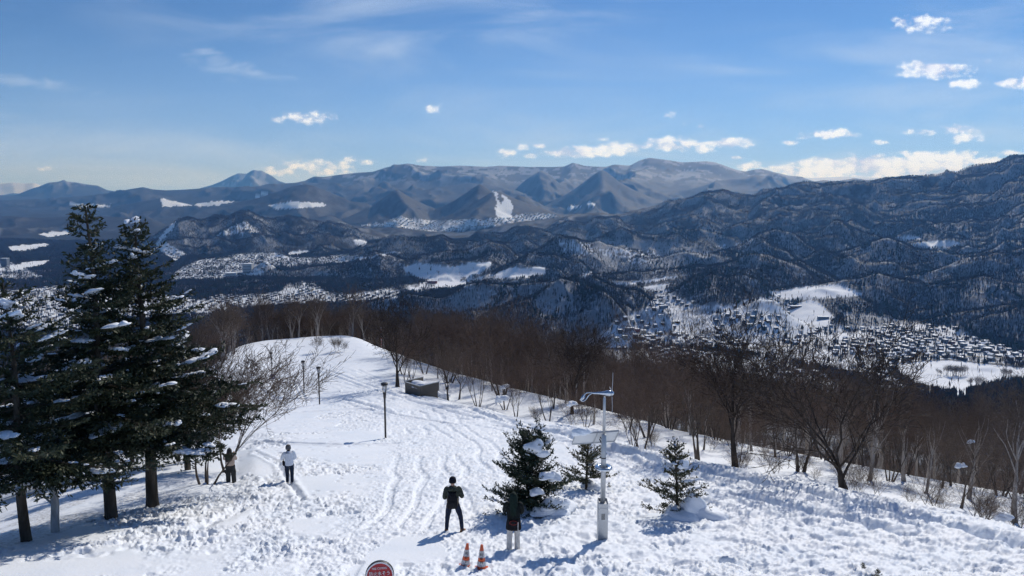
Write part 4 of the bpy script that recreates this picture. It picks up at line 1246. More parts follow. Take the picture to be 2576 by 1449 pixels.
# sprigs poking out of the snow
for i, (px, py, s, lab) in enumerate(((2172, 1428, .40, 'single green sprig poking out of the trodden snow, the farther one'), (2206, 1448, .52, 'larger green sprig at the bottom edge of the picture'), (1532, 1222, .36, 'tiny olive twig in the snow right of the turbine pole'))):
    put_conifer([('shoots', YEW3[1][1]), ('foliage', YEW3[2][1])], px, py, lab, 'sprigs in the snow', m_yew, i * 2, s * .30, name='conifer_sprig', cat='plant', sink=.30 * s)

# bare multi-stemmed tree leaning right from the firs, with a pale snag and saplings
def biased(seed, h, stems, bias, spread=.6, rich=1.0):
    (tc_, tf_), (bc_, bf_) = bare_tree(seed, h, stems, spread, rich, .25, .25, .9)
    for c in (tc_, bc_):
        zz = np.clip(c[:, 2], 0, None)
        c[:, 0] += bias[0] * (zz / h) ** 1.4 * h; c[:, 1] += bias[1] * (zz / h) ** 1.4 * h
        c[:, 2] -= .12 * abs(bias[0]) * zz
    return (tc_, tf_), (bc_, bf_)
h = spot(520, 1219)
t = thing('bare_tree', 'several-stemmed bare tree leaning right beside the long-haired person', 'tree', (h.x, h.y, h.z), 0, 'bare trees along the slope edge')
(tc_, tf_), (bc_, bf_) = biased(301, 5.4, 4, (.36, .05), .4, .6)
link('trunk', poly_mesh('trunk', tc_, tf_, m_bark, True), t); link('branches', poly_mesh('branches', bc_, bf_, m_twig), t)
h = spot(560, 1195)
t = thing('bare_tree', 'thin bare tree right behind the long-haired person', 'tree', (h.x, h.y + .8, h.z), 0, 'bare trees along the slope edge')
(tc_, tf_), (bc_, bf_) = biased(302, 4.6, 2, (.30, .1), .6, .5)
link('trunk', poly_mesh('trunk', tc_, tf_, m_bark, True), t); link('branches', poly_mesh('branches', bc_, bf_, m_twig), t)
h = spot(138, 1337)
t = thing('birch_snag', 'pale crooked birch trunk with broken forks between two fir trunks', 'tree', (h.x, h.y, h.z))
def pipe(pts, r0, r1, k=8):
    pts = np.array(pts, float); n = len(pts) - 1
    rr = np.linspace(r0, r1, n + 1)
    return tubes(pts[:-1], pts[1:], rr[:-1], rr[1:], k)
def smooth_path(pts, n=24):
    pts = np.array(pts, float)
    t = np.linspace(0, 1, len(pts)); tt = np.linspace(0, 1, n)
    out = np.stack([np.interp(tt, t, pts[:, k]) for k in range(3)], 1)
    for _ in range(3): out[1:-1] = (out[:-2] + 2 * out[1:-1] + out[2:]) / 4
    return out
co, fs = join([pipe(smooth_path([(0, 0, -.5), (.02, 0, .3), (.08, 0, .9), (.06, 0, 1.45)]), .13, .11), pipe(smooth_path([(.06, 0, 1.4), (.25, 0, 1.7), (.33, .05, 2.3), (.22, .1, 2.9), (.1, .1, 3.9)]), .09, .06), pipe(smooth_path([(.05, 0, 1.3), (-.08, -.05, 1.6), (-.22, -.1, 2.1)]), .08, .06), pipe(smooth_path([(.03, 0, .9), (-.2, 0, 1.1), (-.25, 0, 1.25)], 8), .04, .02)])
link('trunk', poly_mesh('trunk', co, fs, m_birch, True), t)
SAP = bare_tree(401, 3.0, 1, .7, .45, .1, .15, .8)
SAP = (poly_mesh('sapling_trunk', *SAP[0], m_bark), poly_mesh('sapling_branches', *SAP[1], m_twig))
for px, py, s, lab in ((797, 886, 1.0, 'small forked sapling on the untouched snow patch at the bend'), (843, 886, .9, 'thin sapling right of the forked one at the bend'), (852, 882, .8, 'farther thin sapling right of the forked one'), (866, 884, .6, 'lowest twiggy sapling at the bend')):
    h = spot(px, py)
    t = thing('sapling', lab, 'sapling', (h.x, h.y, h.z - .1), px, 'saplings at the bend', (s, s, s))
    link('trunk', SAP[0], t); link('branches', SAP[1], t)
# left: a few bare tops showing over the firs
for px, py, s, lab in ((30, 1180, .95, 'bare branching tree rising left of the tall firs'), (480, 1120, .62, 'bare tree with wide twigs just right of the tall firs')):
    h = hit(px, py)
    put_tree(VAR[0], h.x, h.y, s, px * .1, lab, 'bare trees of the wood behind the firs')
# ------------------------------------------------------------------ made things
def boxm(x0, x1, y0, y1, z0, z1):
    co = np.array([(x0, y0, z0), (x1, y0, z0), (x1, y1, z0), (x0, y1, z0), (x0, y0, z1), (x1, y0, z1), (x1, y1, z1), (x0, y1, z1)], float)
    return co, np.array([(0, 3, 2, 1), (4, 5, 6, 7), (0, 1, 5, 4), (1, 2, 6, 5), (2, 3, 7, 6), (3, 0, 4, 7)])
def lathe(prof, k=24):
    """prof: (r, z) pairs from bottom to top, closed at both ends when r is 0"""
    th = np.arange(k) * 2 * math.pi / k
    co = np.concatenate([np.stack([r * np.cos(th), r * np.sin(th), np.full(k, z)], 1) for r, z in prof])
    f = []
    for i in range(len(prof) - 1):
        for j in range(k):
            f.append((i * k + j, i * k + (j + 1) % k, (i + 1) * k + (j + 1) % k, (i + 1) * k + j))
    return co, np.array(f)
def loft(rings, k=20, pw=2.0, cap=True):
    """rings: (cx, cy, cz, rx, ry) - stacked rounded sections; pw>2 makes them boxier"""
    th = np.arange(k) * 2 * math.pi / k
    c, s = np.cos(th), np.sin(th)
    ex, ey = np.sign(c) * np.abs(c) ** (2 / pw), np.sign(s) * np.abs(s) ** (2 / pw)
    if cap:
        a, b = rings[0], rings[-1]
        rings = [(a[0], a[1], a[2], 1e-4, 1e-4)] + list(rings) + [(b[0], b[1], b[2], 1e-4, 1e-4)]
    co = np.concatenate([np.stack([r[0] + ex * r[3], r[1] + ey * r[4], np.full(k, float(r[2]))], 1) for r in rings])
    f = []
    for i in range(len(rings) - 1):
        for j in range(k):
            f.append((i * k + j, i * k + (j + 1) % k, (i + 1) * k + (j + 1) % k, (i + 1) * k + j))
    return co, np.array(f)
def xf(m, rot=None, loc=(0, 0, 0)):
    co, f = m
    if rot is not None:
        co = co @ np.array(Matrix(rot).to_3x3()).T
    return co + np.array(loc, float), f
def rotm(ax, a): return Matrix.Rotation(a, 3, ax)
def part(name, shapes, mat, parent, smooth=False, bev=0):
    co, f = join(shapes if isinstance(shapes, list) else [shapes])
    o = link(name, poly_mesh(name, co, f, mat, smooth), parent)
    if bev:
        md = o.modifiers.new('bevel', 'BEVEL'); md.width = bev; md.segments = 2; md.limit_method = 'ANGLE'
    return o
m_black, T, b = newmat('weathered_black_paint', .45, (.018, .017, .018), .5)
b.inputs['Metallic'].default_value = .0
m_galv, T, b = newmat('galvanised_steel', .42, (.42, .44, .46), .5); b.inputs['Metallic'].default_value = .55
g = T.add('ShaderNodeTexCoord')
T.l.new(T.mix(T.noise(g.outputs['Object'], 5, 5, .6), (.36, .38, .40, 1), (.56, .58, .60, 1)), b.inputs['Base Color'])
m_chrome, T, b = newmat('polished_grey_shell', .16, (.55, .6, .66), .6); b.inputs['Metallic'].default_value = .9
m_white, _, _ = newmat('white_coat', .5, (.72, .74, .76), .4)
m_panel, _, _ = newmat('panel_back', .5, (.66, .68, .70), .4)
m_cell, _, _ = newmat('solar_cells', .15, (.012, .018, .045), .6)
m_dark, _, _ = newmat('dark_slot', .8, (.03, .03, .035), .2)
m_glass, _, b = newmat('frosted_glass', .25, (.75, .78, .82), .5); b.inputs['Transmission Weight'].default_value = .6

# lamp posts down the slope
def lamp_parts():
    H = 3.65
    pole = part('pole', lathe([(0, -.6), (.065, -.6), (.065, H - 1.05), (.085, H - .95), (.10, H - .72), (.115, H - .62), (0, H - .62)], 16), m_black, None, True)
    bars = [tubes(np.array([(math.cos(t) * .10, math.sin(t) * .10, H - .63)]), np.array([(math.cos(t) * .19, math.sin(t) * .19, H - .10)]), np.array([.014]), np.array([.014]), 4) for t in (0.3, 1.87, 3.44, 5.01)]
    cage = part('cage', bars, m_black, None)
    gl = part('glass', lathe([(0, H - .60), (.075, H - .60), (.135, H - .12), (0, H - .12)], 16), m_glass, None, True)
    cap = part('cap', lathe([(0, H - .12), (.205, H - .12), (.225, H - .08), (.215, H + .02), (.15, H + .045), (0, H + .05)], 24), m_black, None, True)
    return [pole, cage, gl, cap]
LP = lamp_parts()
first = True
for px, py, lab in ((970, 1103, 'nearest black lamp post, in front of the ribbed box'), (804, 1017, 'second nearest black lamp post, taller looking of the middle two'), (765, 989, 'third black lamp post, left of the middle two'), (685, 953, 'farthest black lamp post with a blue plate at its foot')):
    h = spot(px, py)
    t = thing('lamp_post', lab, 'lamp post', (h.x, h.y, h.z), px * .3, 'lamp posts down the slope')
    for o in LP:
        if first:
            o.parent = t
        else:
            c = o.copy(); col.objects.link(c); c.parent = t
    first = False

# turbine pole
B = spot(1515, 1352)
sc_ = B.y / 20.5
def hg(py):
    return float(ray(1515, py)[1]) * B.y - B.z
tb = thing('turbine_light_pole', 'silver pole with small wind turbine, solar panel and ring lamp on a vented cabinet', 'turbine pole', (B.x, B.y, B.z))
hc = hg(1263)
cab = part('cabinet', [boxm(-.145, .145, -.145, .145, -.5, hc - .13), boxm(-.14, .14, -.14, .14, hc - .13, hc - .118), boxm(-.145, .145, -.145, .145, hc - .118, hc), boxm(-.145, -.13, -.145, .145, hc, hc + .05), boxm(.13, .145, -.145, .145, hc, hc + .05), boxm(-.13, .13, .13, .145, hc, hc + .07)], m_galv, tb, bev=.004)
part('vent', [boxm(-.055, .055, -.149, -.146, hc - .32 - .032 * i, hc - .305 - .032 * i) for i in range(6)], m_dark, cab)
part('screws', [xf(lathe([(0, 0), (.007, 0), (.007, .006), (0, .006)], 6), rotm('X', R(90)), (x, -.146, hc - dz)) for x in (-.125, .125) for dz in (.17, .45, .9)], m_dark, cab)
hs = hg(1094)
part('lower_pole', [lathe([(0, hc - .02), (.074, hc - .02), (.074, hs), (.05, hs + .02), (0, hs + .02)], 24)], m_galv, tb, True)
part('collar', [lathe([(.075, hg(1150) - .03), (.081, hg(1150) - .03), (.081, hg(1150)), (.075, hg(1150))], 24)], m_dark, tb, True)
hn = hg(998)
part('upper_pole', lathe([(0, hs), (.042, hs), (.042, hn - .06), (.03, hn - .04), (.03, hn), (0, hn)], 20), m_galv, tb, True)
hr = hg(1176)
th = np.linspace(0, 2 * math.pi, 33)[:-1]
ring = [(.05, .0)]
tor = lathe([(.13, hr - .03), (.2, hr - .055), (.25, hr - .03), (.262, hr + .01), (.235, hr + .045), (.16, hr + .052), (.12, hr + .03), (.13, hr - .03)], 40)
rl = part('ring_lamp', tor, m_chrome, tb, True)
part('ring_diffuser', lathe([(.13, hr - .032), (.2, hr - .058), (.245, hr - .034)], 40), m_white, rl, True)
part('ring_bracket', [boxm(-.14, .14, -.02, .02, hr - .01, hr + .02), boxm(-.02, .02, -.14, .14, hr - .012, hr + .018)], m_dark, rl)
# solar panel: tilted away towards the sun, its back to us
hp = hg(1108)
rp = rotm('Z', R(12)) @ rotm('X', R(-50))
off = Vector((-.22, .26, hp))
W2, H2 = .66, .28
sp_ = part('solar_panel', [xf(boxm(-W2, W2, -H2, H2, 0, .012), rp, off)], m_panel, tb)
part('solar_cells', [xf(boxm(-W2 + .03, W2 - .03, -H2 + .03, H2 - .03, .0145, .020), rp, off)], m_cell, sp_)
part('panel_frame', [xf(boxm(*q, -.025, .028), rp, off) for q in ((-W2 - .012, W2 + .012, H2 - .004, H2 + .014), (-W2 - .012, W2 + .012, -H2 - .014, -H2 + .004), (-W2 - .014, -W2 - .002, -H2 + .005, H2 - .005), (W2 + .002, W2 + .014, -H2 + .005, H2 - .005), (-.012, .012, -H2 + .006, H2 - .006))], m_galv, sp_)
part('panel_snow', blob_mesh([(np.array(off) + np.array(rp @ Vector((-.5, -.33, .0))), .22, .12, .14, .2, 0), (np.array(off) + np.array(rp @ Vector((-.62, -.22, .05))), .14, .12, .16, .2, 0), (np.array(off) + np.array(rp @ Vector((-.3, -.33, .0))), .14, .1, .10, .2, 0)], 3, (16, 10)), m_snow, sp_, True)
part('bracket', [tubes(np.array([(0, .05, hp - .22), (0, .05, hp - .05)]), np.array([tuple(off + Vector((.12, -.05, -.03))), tuple(off + Vector((.15, .0, .0)))]), np.array([.022, .022]), np.array([.018, .018]), 6)], m_dark, tb)
# nacelle with its looped tail
ht = hg(989)
nac = thing_body = part('nacelle', [xf(lathe([(0, -.36), (.012, -.36), (.028, -.30), (.034, -.16), (.05, -.04), (.072, .06), (.085, .14), (.084, .19), (.07, .205), (.0, .206)], 20), rotm('Y', R(90)), (-.02, 0, ht))], m_chrome, tb, True)
part('hub', [xf(lathe([(0, 0), (.075, 0), (.072, .03), (.05, .065), (.02, .085), (0, .088)], 20), rotm('Y', R(90)), (.192, 0, ht))], m_chrome, nac, True)
tail = [(-.34, 0, ht + .01), (-.46, 0, ht + .02), (-.56, 0, ht - .0), (-.63, 0, ht - .12), (-.69, 0, ht - .24), (-.60, 0, ht - .245), (-.52, 0, ht - .17), (-.46, 0, ht - .05), (-.36, 0, ht - .005)]
tl = smooth_path(tail, 30)
part('tail_fin', [tubes(tl[:-1], tl[1:], np.full(29, .016), np.full(29, .016), 6), xf(boxm(-.05, .05, -.006, .006, -.10, .10), rotm('Y', R(28)), (-.635, 0, ht - .15))], m_chrome, nac, True)
for a_ in (4, 176, 272):
    bl = []
    for i in range(8):
        t_ = i / 7
        bl.append((.012 * math.sin(t_ * 2), 0, .07 + .55 * t_, .004, .040 * (1 - .8 * t_) + .004))
    co, f_ = loft(bl, 10)
    part('blade', [xf((co, f_), rotm('X', R(a_)), (.215, 0, ht))], m_white, nac, True)

# ribbed enclosure
m_rib, T, b = newmat('ribbed_taupe_metal', .6, (.17, .155, .135), .3)
c0 = spot(1057, 996)
ebx = thing('equipment_screen', 'taupe ribbed metal screen box full of snow beside the bend of the slope', 'enclosure', (c0.x, c0.y, c0.z), R(45))
S_, Hh = 2.55, 1.0
def ribwall(x0, y0, x1, y1, z0, z1, gap=.17):
    L = math.hypot(x1 - x0, y1 - y0); ang = math.atan2(y1 - y0, x1 - x0)
    sh = [boxm(0, L, 0, .05, z0, z1)]
    n = int(L / gap)
    for i in range(n):
        sh.append(boxm(i * gap + .03, i * gap + .11, -.035, -.001, z0 + .01, z1 - .01))
    m = rotm('Z', ang)
    return [xf(s, m, (x0, y0, 0)) for s in sh], [xf(boxm(-.03, L + .03, -.06, .08, z1 + .002, z1 + .05), m, (x0, y0, 0))]
zt = c0.y * float(ray(1057, 972)[1]) - c0.z
for nm, (x0, y0, x1, y1), zl in (('front_left_panel', (0, S_, 0, 0), -1.2), ('front_right_panel', (.07, -.01, S_, -.01), .15), ('back_panel', (S_, S_ + .2, .10, S_ + .2), -1.2)):
    w_, cp = ribwall(x0, y0, x1, y1, zl, zt if nm != 'back_panel' else zt + .05)
    o = part('wall_panel', w_, m_rib, ebx)
    part('coping', cp, m_galv, o)
part('plinth', [boxm(.3, S_ - .1, .10, .25, -1.4, .10)], m_rib, ebx)
part('snow_filling', blob_mesh([(np.array([1.3, 1.35, zt - .45]), 1.35, 1.3, .45, .3, 0), (np.array([.8, 1.0, zt - .30]), .7, .8, .3, .3, 0)], 9, (24, 14)), m_snow, ebx, True)
for px, py, s, lab in ((1120, 1003, .46, 'rolled snow ball right of the ribbed box, the larger one'), (1103, 999, .36, 'smaller snow ball between the ribbed box and the larger ball')):
    h = spot(px, py)
    o = part('snow_ball', blob_mesh([(np.array([0, 0, s * .6]), s, s * .95, s * 1.0, .3, 0), (np.array([-s * .4, -.1, s * .2]), s * .8, s * .7, s * .6, .3, 0)], int(px), (22, 14)), m_snow, None, True)
    o.location = h; tag(o, lab, 'snow ball', 'snow balls by the box')

# traffic cones
m_org, T, b = newmat('faded_orange_plastic', .5, (.62, .10, .03), .35)
g = T.add('ShaderNodeTexCoord')
T.l.new(T.mix(T.remap(T.noise(g.outputs['Object'], 9, 4), .4, .7), (.66, .11, .035, 1), (.48, .10, .05, 1)), b.inputs['Base Color'])
m_refl, T, b = newmat('scuffed_white_band', .45, (.55, .55, .56), .4)
g = T.add('ShaderNodeTexCoord')
T.l.new(T.mix(T.remap(T.noise(g.outputs['Object'], 12, 4), .35, .7), (.62, .62, .64, 1), (.38, .38, .40, 1)), b.inputs['Base Color'])
m_ink, _, _ = newmat('black_ink', .7, (.02, .02, .022), .2)
def textmesh(body, size, mat, parent, loc, rot, ext=.001, name='lettering', sx=1.0):
    cu = bpy.data.curves.new(name, 'FONT'); cu.body = body; cu.size = size; cu.extrude = ext
    cu.align_x = 'CENTER'; cu.align_y = 'CENTER'
    o = bpy.data.objects.new(name + '_tmp', cu); col.objects.link(o)
    me = bpy.data.meshes.new_from_object(o)
    bpy.data.objects.remove(o)
    me.name = name; me.materials.clear(); me.materials.append(mat)
    p = link(name, me, parent, loc, rot, (sx, 1, 1))
    return p
for px, py, lab, tiltx, tilty, txt in ((1170, 1423, 'orange and white traffic cone leaning slightly, left of the pair', .10, .02, ('馬', '砂', '2', '公')), (1211, 1427, 'upright orange and white traffic cone, right of the pair', .02, .0, ('駐', '車', '円', '2'))):
    h = spot(px, py)
    c = thing('traffic_cone', lab, 'traffic cone', (h.x, h.y, h.z - .07), 0, 'traffic cones on the snow', (.95, .95, .95))
    c.rotation_euler = (tilty, tiltx, 0)
    r_ = lambda z: .035 + (.70 - z) / .70 * .105
    part('cone_body', [lathe([(0, 0), (r_(0) + .0, 0), (r_(.7), .70), (.03, .715), (0, .715)], 28)], m_org, c, True)
    part('base', [boxm(-.18, .18, -.18, .18, -.02, .025)], m_org, c, bev=.01)
    for z0_, z1_ in ((.14, .27), (.37, .56)):
        part('white_band', [lathe([(r_(z0_) + .003, z0_), (r_(z1_) + .003, z1_)], 28)], m_refl, c, True)
    zz = .46
    for ch in txt:
        textmesh(ch, .085, m_ink, c, (0, -r_(zz) - .006, zz), (R(90 - 8.5), 0, 0), .001, 'marking')
        zz -= .105

# fire cistern sign (its post runs down out of the picture)
a_, e_ = ray(955, 1449)
Ys = 14.6
sg = Vector((float(a_) * Ys, Ys, 0)); sg.z = top(sg.x, sg.y)
si = thing('fire_cistern_sign', 'round red fire cistern sign with white writing at the bottom edge', 'sign', tuple(sg))
ztop = float(ray(955, 1418)[1]) * Ys - sg.z
m_red, _, _ = newmat('red_enamel', .4, (.42, .022, .028), .4)
m_wht, _, _ = newmat('white_enamel', .4, (.80, .78, .78), .4)
Rd = .285
zc_ = ztop - Rd
part('post', lathe([(0, -.6), (.038, -.6), (.038, zc_), (0, zc_)], 16), m_galv, si, True)
yaw = rotm('Z', R(9)) 
fx = lambda m: xf(xf(m, rotm('X', R(78))), yaw, (0, 0, zc_))
bk = part('drum', [fx(lathe([(0, -.14), (Rd + .012, -.14), (Rd + .02, -.12), (Rd + .02, -.01), (Rd + .012, 0), (0, 0)], 56))], m_black, si, True)
fc = part('face', [fx(lathe([(0, .004), (Rd - .018, .004), (0, .0045)], 56))], m_red, si)
part('rim', [fx(lathe([(Rd - .018, .002), (Rd - .018, .009), (Rd + .010, .009), (Rd + .010, .002)], 56))], m_wht, si)
er = (yaw @ rotm('X', R(78))).to_euler()
def onface(x, y, zo=.012): return tuple((yaw @ rotm('X', R(78))) @ Vector((x, y, zo)) + Vector((0, 0, zc_)))
textmesh('FIRE CISTERN', .066, m_wht, fc, onface(0, .165), er, .002, 'lettering', .80)
textmesh('防火水そう', .098, m_wht, fc, onface(0, .055), er, .002, 'lettering', .92)
textmesh('FIRE CISTERN', .05, m_wht, fc, onface(0, -.15), er, .002, 'lettering', .80)

# small blue plates, snow stakes and the road lamps in the wood
m_blue, _, _ = newmat('faded_blue_plate', .5, (.06, .09, .24), .4)
def plate(px, py, w, hgt, lift, lab):
    h = spot(px, py)
    s = thing('information_plate', lab, 'sign', tuple(h), 0, 'small blue plates')
    part('post', [boxm(-.03, .03, .022, .08, -.4, lift + hgt * .5)], m_galv, s)
    p = part('plate', [boxm(-w / 2, w / 2, -.02, .02, lift, lift + hgt)], m_blue, s)
    part('pictogram', [boxm(-w * .25, w * .25, -.026, -.022, lift + hgt * .3, lift + hgt * .62)], m_wht, p)
plate(667, 854, .62, .62, .12, 'small square blue plate on the far snow crest')
plate(686.5, 955, .68, .66, .08, 'small square blue plate at the foot of the farthest lamp post')
m_stake, T, b = newmat('red_white_stake', .6, (.7, .7, .7), .3)
g = T.add('ShaderNodeTexCoord'); s_ = T.add('ShaderNodeSeparateXYZ'); T.l.new(g.outputs['Object'], s_.inputs[0])
T.l.new(T.mix(T.math('GREATER_THAN', T.math('FRACT', T.math('MULTIPLY', s_.outputs[2], 1.6)), .5), (.72, .72, .72, 1), (.5, .05, .04, 1)), b.inputs['Base Color'])
for px, py, hh, lab in ((959, 848, 2.3, 'thin red and white snow stake beyond the far crest'), (1121, 866, 2.6, 'second thin snow stake in front of the wood, farther right')):
    a_, e_ = ray(px, py); Y_s = 150 if px < 1000 else 128
    zf = gz(float(a_) * Y_s, Y_s)
    o = part('snow_stake', lathe([(0, -.5), (.045, -.5), (.045, float(ray(px, py - 26)[1]) * Y_s - zf), (0, float(ray(px, py - 26)[1]) * Y_s - zf)], 8), m_stake, None)
    o.location = (float(a_) * Y_s, Y_s, zf); tag(o, lab, 'snow stake', 'snow stakes')
for px, py, Y_s, dr, lab in ((1131, 852, 112, 1, 'road lamp whose white head shows left of the other in the wood'), (1157, 850, 118, 1, 'road lamp with a long pale arm above the dark wood'), (1414, 897, 92, 1, 'road lamp with a grey arm standing in the wood behind the forked bare tree')):
    a_, e_ = ray(px, py); x_ = float(a_) * Y_s; zf = gz(x_, Y_s); zh = float(e_) * Y_s - zf
    t = thing('road_lamp', lab, 'street lamp', (x_ + 1.9 * dr, Y_s, zf), 0, 'road lamps in the wood')
    part('mast', [pipe([(0, 0, -.5), (0, 0, zh * .5), (0, 0, zh - .8)], .09, .06, 8)], m_galv, t, True)
    part('arm', [pipe(smooth_path([(0, 0, zh - .8), (-.25 * dr, 0, zh - .35), (-.9 * dr, 0, zh - .05), (-1.6 * dr, 0, zh)], 14), .055, .04, 6)], m_galv, t, True)
    part('lamp_head', [xf(loft([(0, 0, -.38, .05, .05), (0, 0, -.2, .10, .11), (0, 0, .15, .10, .13), (0, 0, .36, .04, .05)], 12), rotm('Y', R(86)), (-1.9 * dr, 0, zh))], m_white, t, True)
# snow lodged in forks and on twigs of the wood
for px, py, Y_s, s, lab in ((1440, 1016, 54, .34, 'snow lump lodged in the fork of the bare tree'), (1270, 973, 74, .42, 'round snow lump caught in the thicket'), (1262, 1004, 66, .55, 'wide snow pad lying on a low shrub'), (2417, 1172, 34, .22, 'snow clump hanging among the twigs, nearer of the two'), (2443, 1112, 38, .17, 'small snow clump hanging among the twigs, farther right'), (2523, 1302, 27, .30, 'snow clump on a low twig at the right edge of the slope')):
    a_, e_ = ray(px, py)
    o = part('snow_clump', blob_mesh([LB(0, 0, 0, s * 1.1, s * .8, s * .6, .3), LB(-s * .5, .05, -s * .4, s * .7, s * .6, s * .5, .9), LB(s * .45, 0, s * .18, s * .6, s * .5, s * .45, .5)], int(px), (18, 12)), m_snow, None, True)
    o.location = (float(a_) * Y_s, Y_s, float(e_) * Y_s); tag(o, lab, 'snow clump', 'snow caught in the trees')
# low shrub that carries the wide pad and others under the trees
SHR = bare_tree(501, 2.2, 3, .9, .2, .2, .12, .7, .006)
SHR = (poly_mesh('shrub_stems', *SHR[0], m_bark), poly_mesh('shrub_twigs', *SHR[1], m_twig))
rs = random.Random(8)
n_s_ = 0
while n_s_ < 45:
    a = rs.uniform(.02, .80)
    c, bn = crest_at(a), bench_at(a)
    Y = c + rs.uniform(.06, 1.0) * (bn - c)
    s = rs.uniform(.3, .75)
    t = thing('bare_shrub', 'low twiggy shrub sticking out of the snow strip under the bare trees', 'shrub', (a * Y, Y, top(a * Y, Y) - .05), rs.uniform(0, 6), 'shrubs on the snow strip', (s, s, s))
    link('stems', SHR[0], t); link('twigs', SHR[1], t)
    n_s_ += 1
# ------------------------------------------------------------------ houses in the valley
def wallmat(nm, c):
    m, T, b = newmat(nm, .8, c, .2); return m
m_roofsnow, _, _ = newmat('roof_snow', .6, (.80, .84, .90), .2)
WM = {'brown': wallmat('brown_wall', (.10, .07, .05)), 'grey': wallmat('blue_grey_wall', (.13, .15, .18)), 'cream': wallmat('cream_wall', (.42, .38, .30)), 'white': wallmat('white_wall', (.50, .52, .54)), 'red': wallmat('brick_red_wall', (.22, .06, .045))}
def house_shapes(kind):
    if kind == 'gable':
        w, d, h, r = 4.2, 3.6, 5.0, 1.9
        co = np.array([(-w, -d, -2), (w, -d, -2), (w, d, -2), (-w, d, -2), (-w, -d, h), (w, -d, h), (w, d, h), (-w, d, h), (-w, 0, h + r), (w, 0, h + r)], float)
        wl = co, [np.array([(0, 1, 5, 4), (2, 3, 7, 6)]), np.array([(1, 2, 6, 9, 5), (3, 0, 4, 8, 7)])]
        o, t = .5, .55
        rc = np.array([(-w - o, -d - o, h - .25), (w + o, -d - o, h - .25), (w + o, 0, h + r + .05), (-w - o, 0, h + r + .05), (-w - o, d + o, h - .25), (w + o, d + o, h - .25)], float)
        rc = np.concatenate([rc, rc + np.array([0, 0, t])])
        rf = rc, np.array([(6, 7, 8, 9), (9, 8, 11, 10), (0, 3, 2, 1), (3, 4, 5, 2), (0, 1, 7, 6), (4, 10, 11, 5), (0, 6, 9, 3), (3, 9, 10, 4), (1, 2, 8, 7), (2, 5, 11, 8)])
    else:
        w, d, h = {'flat': (4.6, 4.0, 6.2), 'long': (8.5, 3.8, 4.4), 'low': (5.0, 3.6, 3.4)}[kind]
        wl = boxm(-w, w, -d, d, -2, h)
        rf = boxm(-w - .35, w + .35, -d - .35, d + .35, h + .01, h + .6)
    return wl, rf
HM = {}
def hmesh(kind, colr):
    if (kind, colr) not in HM:
        wl, rf = house_shapes(kind)
        HM[kind, colr] = (poly_mesh('house_walls', wl[0], wl[1], WM[colr]), poly_mesh('house_roof', rf[0], rf[1], m_roofsnow))
    return HM[kind, colr]
KINDW = {'gable': 'gabled', 'flat': 'box-shaped flat-roofed', 'long': 'long low', 'low': 'low flat-roofed'}
rh = np.random.default_rng(12)
cand = []
for ti, P_ in enumerate(TOWN):
    pp = np.array(P_)
    # world extent of the patch of valley seen inside this outline
    xs, ys = [], []
    for px, py in P_:
        h = hit(min(max(px, -250), 2800), py, 500); xs.append(h.x); ys.append(h.y)
    x0, x1, y0, y1 = min(xs) - 60, max(xs) + 60, min(ys) - 100, max(ys) + 100
    sp = 27 if y1 < 3000 else 30
    ang = .25 + ti * .37
    nx, ny = int((x1 - x0 + (y1 - y0)) / sp) + 2, int((y1 - y0 + (x1 - x0)) / (sp * 1.25)) + 2
    if nx * ny > 900000: nx = ny = 900
    I, J = np.meshgrid(np.arange(-nx // 2, nx // 2 + 1), np.arange(-ny // 2, ny // 2 + 1))
    gx = I.ravel() * sp + (J.ravel() % 3 == 0) * 3; gy = J.ravel() * sp * 1.2
    gx = gx + rh.uniform(-5, 5, gx.shape); gy = gy + rh.uniform(-4, 4, gx.shape)
    mx, my = (x0 + x1) / 2, (y0 + y1) / 2
    X = mx + gx * math.cos(ang) - gy * math.sin(ang); Y = my + gx * math.sin(ang) + gy * math.cos(ang)
    k = (X > x0) & (X < x1) & (Y > max(y0, 600)) & (Y < y1) & (np.abs(X / np.maximum(Y, 1)) < .76)
    X, Y = X[k], Y[k]
    if not len(X): continue
    Z = ground(X / Y, Y)
    px, py = to_pix(X, Y, Z)
    dn = fbm(X / 140, Y / 140, 3, 33)
    thr = {0: .50, 1: .50, 8: .60, 7: .30}.get(ti, .34)
    k = inpoly(px, py, P_) & visible(X, Y, Z, 4) & (dn > thr) & (rh.random(len(X)) < .9)
    for q in OPEN: k &= ~inpoly(px, py, q)
    for x, y, z, u, v in zip(X[k], Y[k], Z[k], px[k], py[k]):
        cand.append((y, x, z, ang + rh.normal(0, .06) + (math.pi / 2 if rh.random() < .4 else 0), ti, u, v))
cand.sort(key=lambda c: c[0])
print('houses', len(cand), [sum(1 for c in cand if c[4] == t) for t in range(len(TOWN))])
near_h, far_h = [], []
for c in cand:
    if len(near_h) < 290 and c[6] < 1010 and -5 < c[5] < 2585: near_h.append(c)
    else: far_h.append(c)
def where(u, v):
    if u > 2150: return 'left of the big snowfield'
    if u > 1850: return 'below the sloping white field'
    return 'beside the cone-shaped hill'
for i, (y, x, z, an, ti, u, v) in enumerate(near_h):
    kind = rh.choice(['gable', 'gable', 'flat', 'flat', 'long', 'low'], p=[.2, .2, .22, .18, .08, .12]); cl = rh.choice(['brown', 'grey', 'cream', 'white', 'red'], p=[.33, .34, .12, .16, .05])
    w = where(u, v); lb = '%s %s snowy house %s' % ({'brown': 'dark brown', 'grey': 'blue-grey', 'cream': 'cream', 'white': 'off-white', 'red': 'brick-red'}[cl], KINDW[kind], w)
    s = rh.uniform(1.1, 1.5)
    t = thing('house', lb, 'house', (x, y, z), an, 'houses ' + w + ', ' + cl + ' ' + kind, (s, s, s))
    me = hmesh(kind, cl)
    link('walls', me[0], t); link('roof', me[1], t)
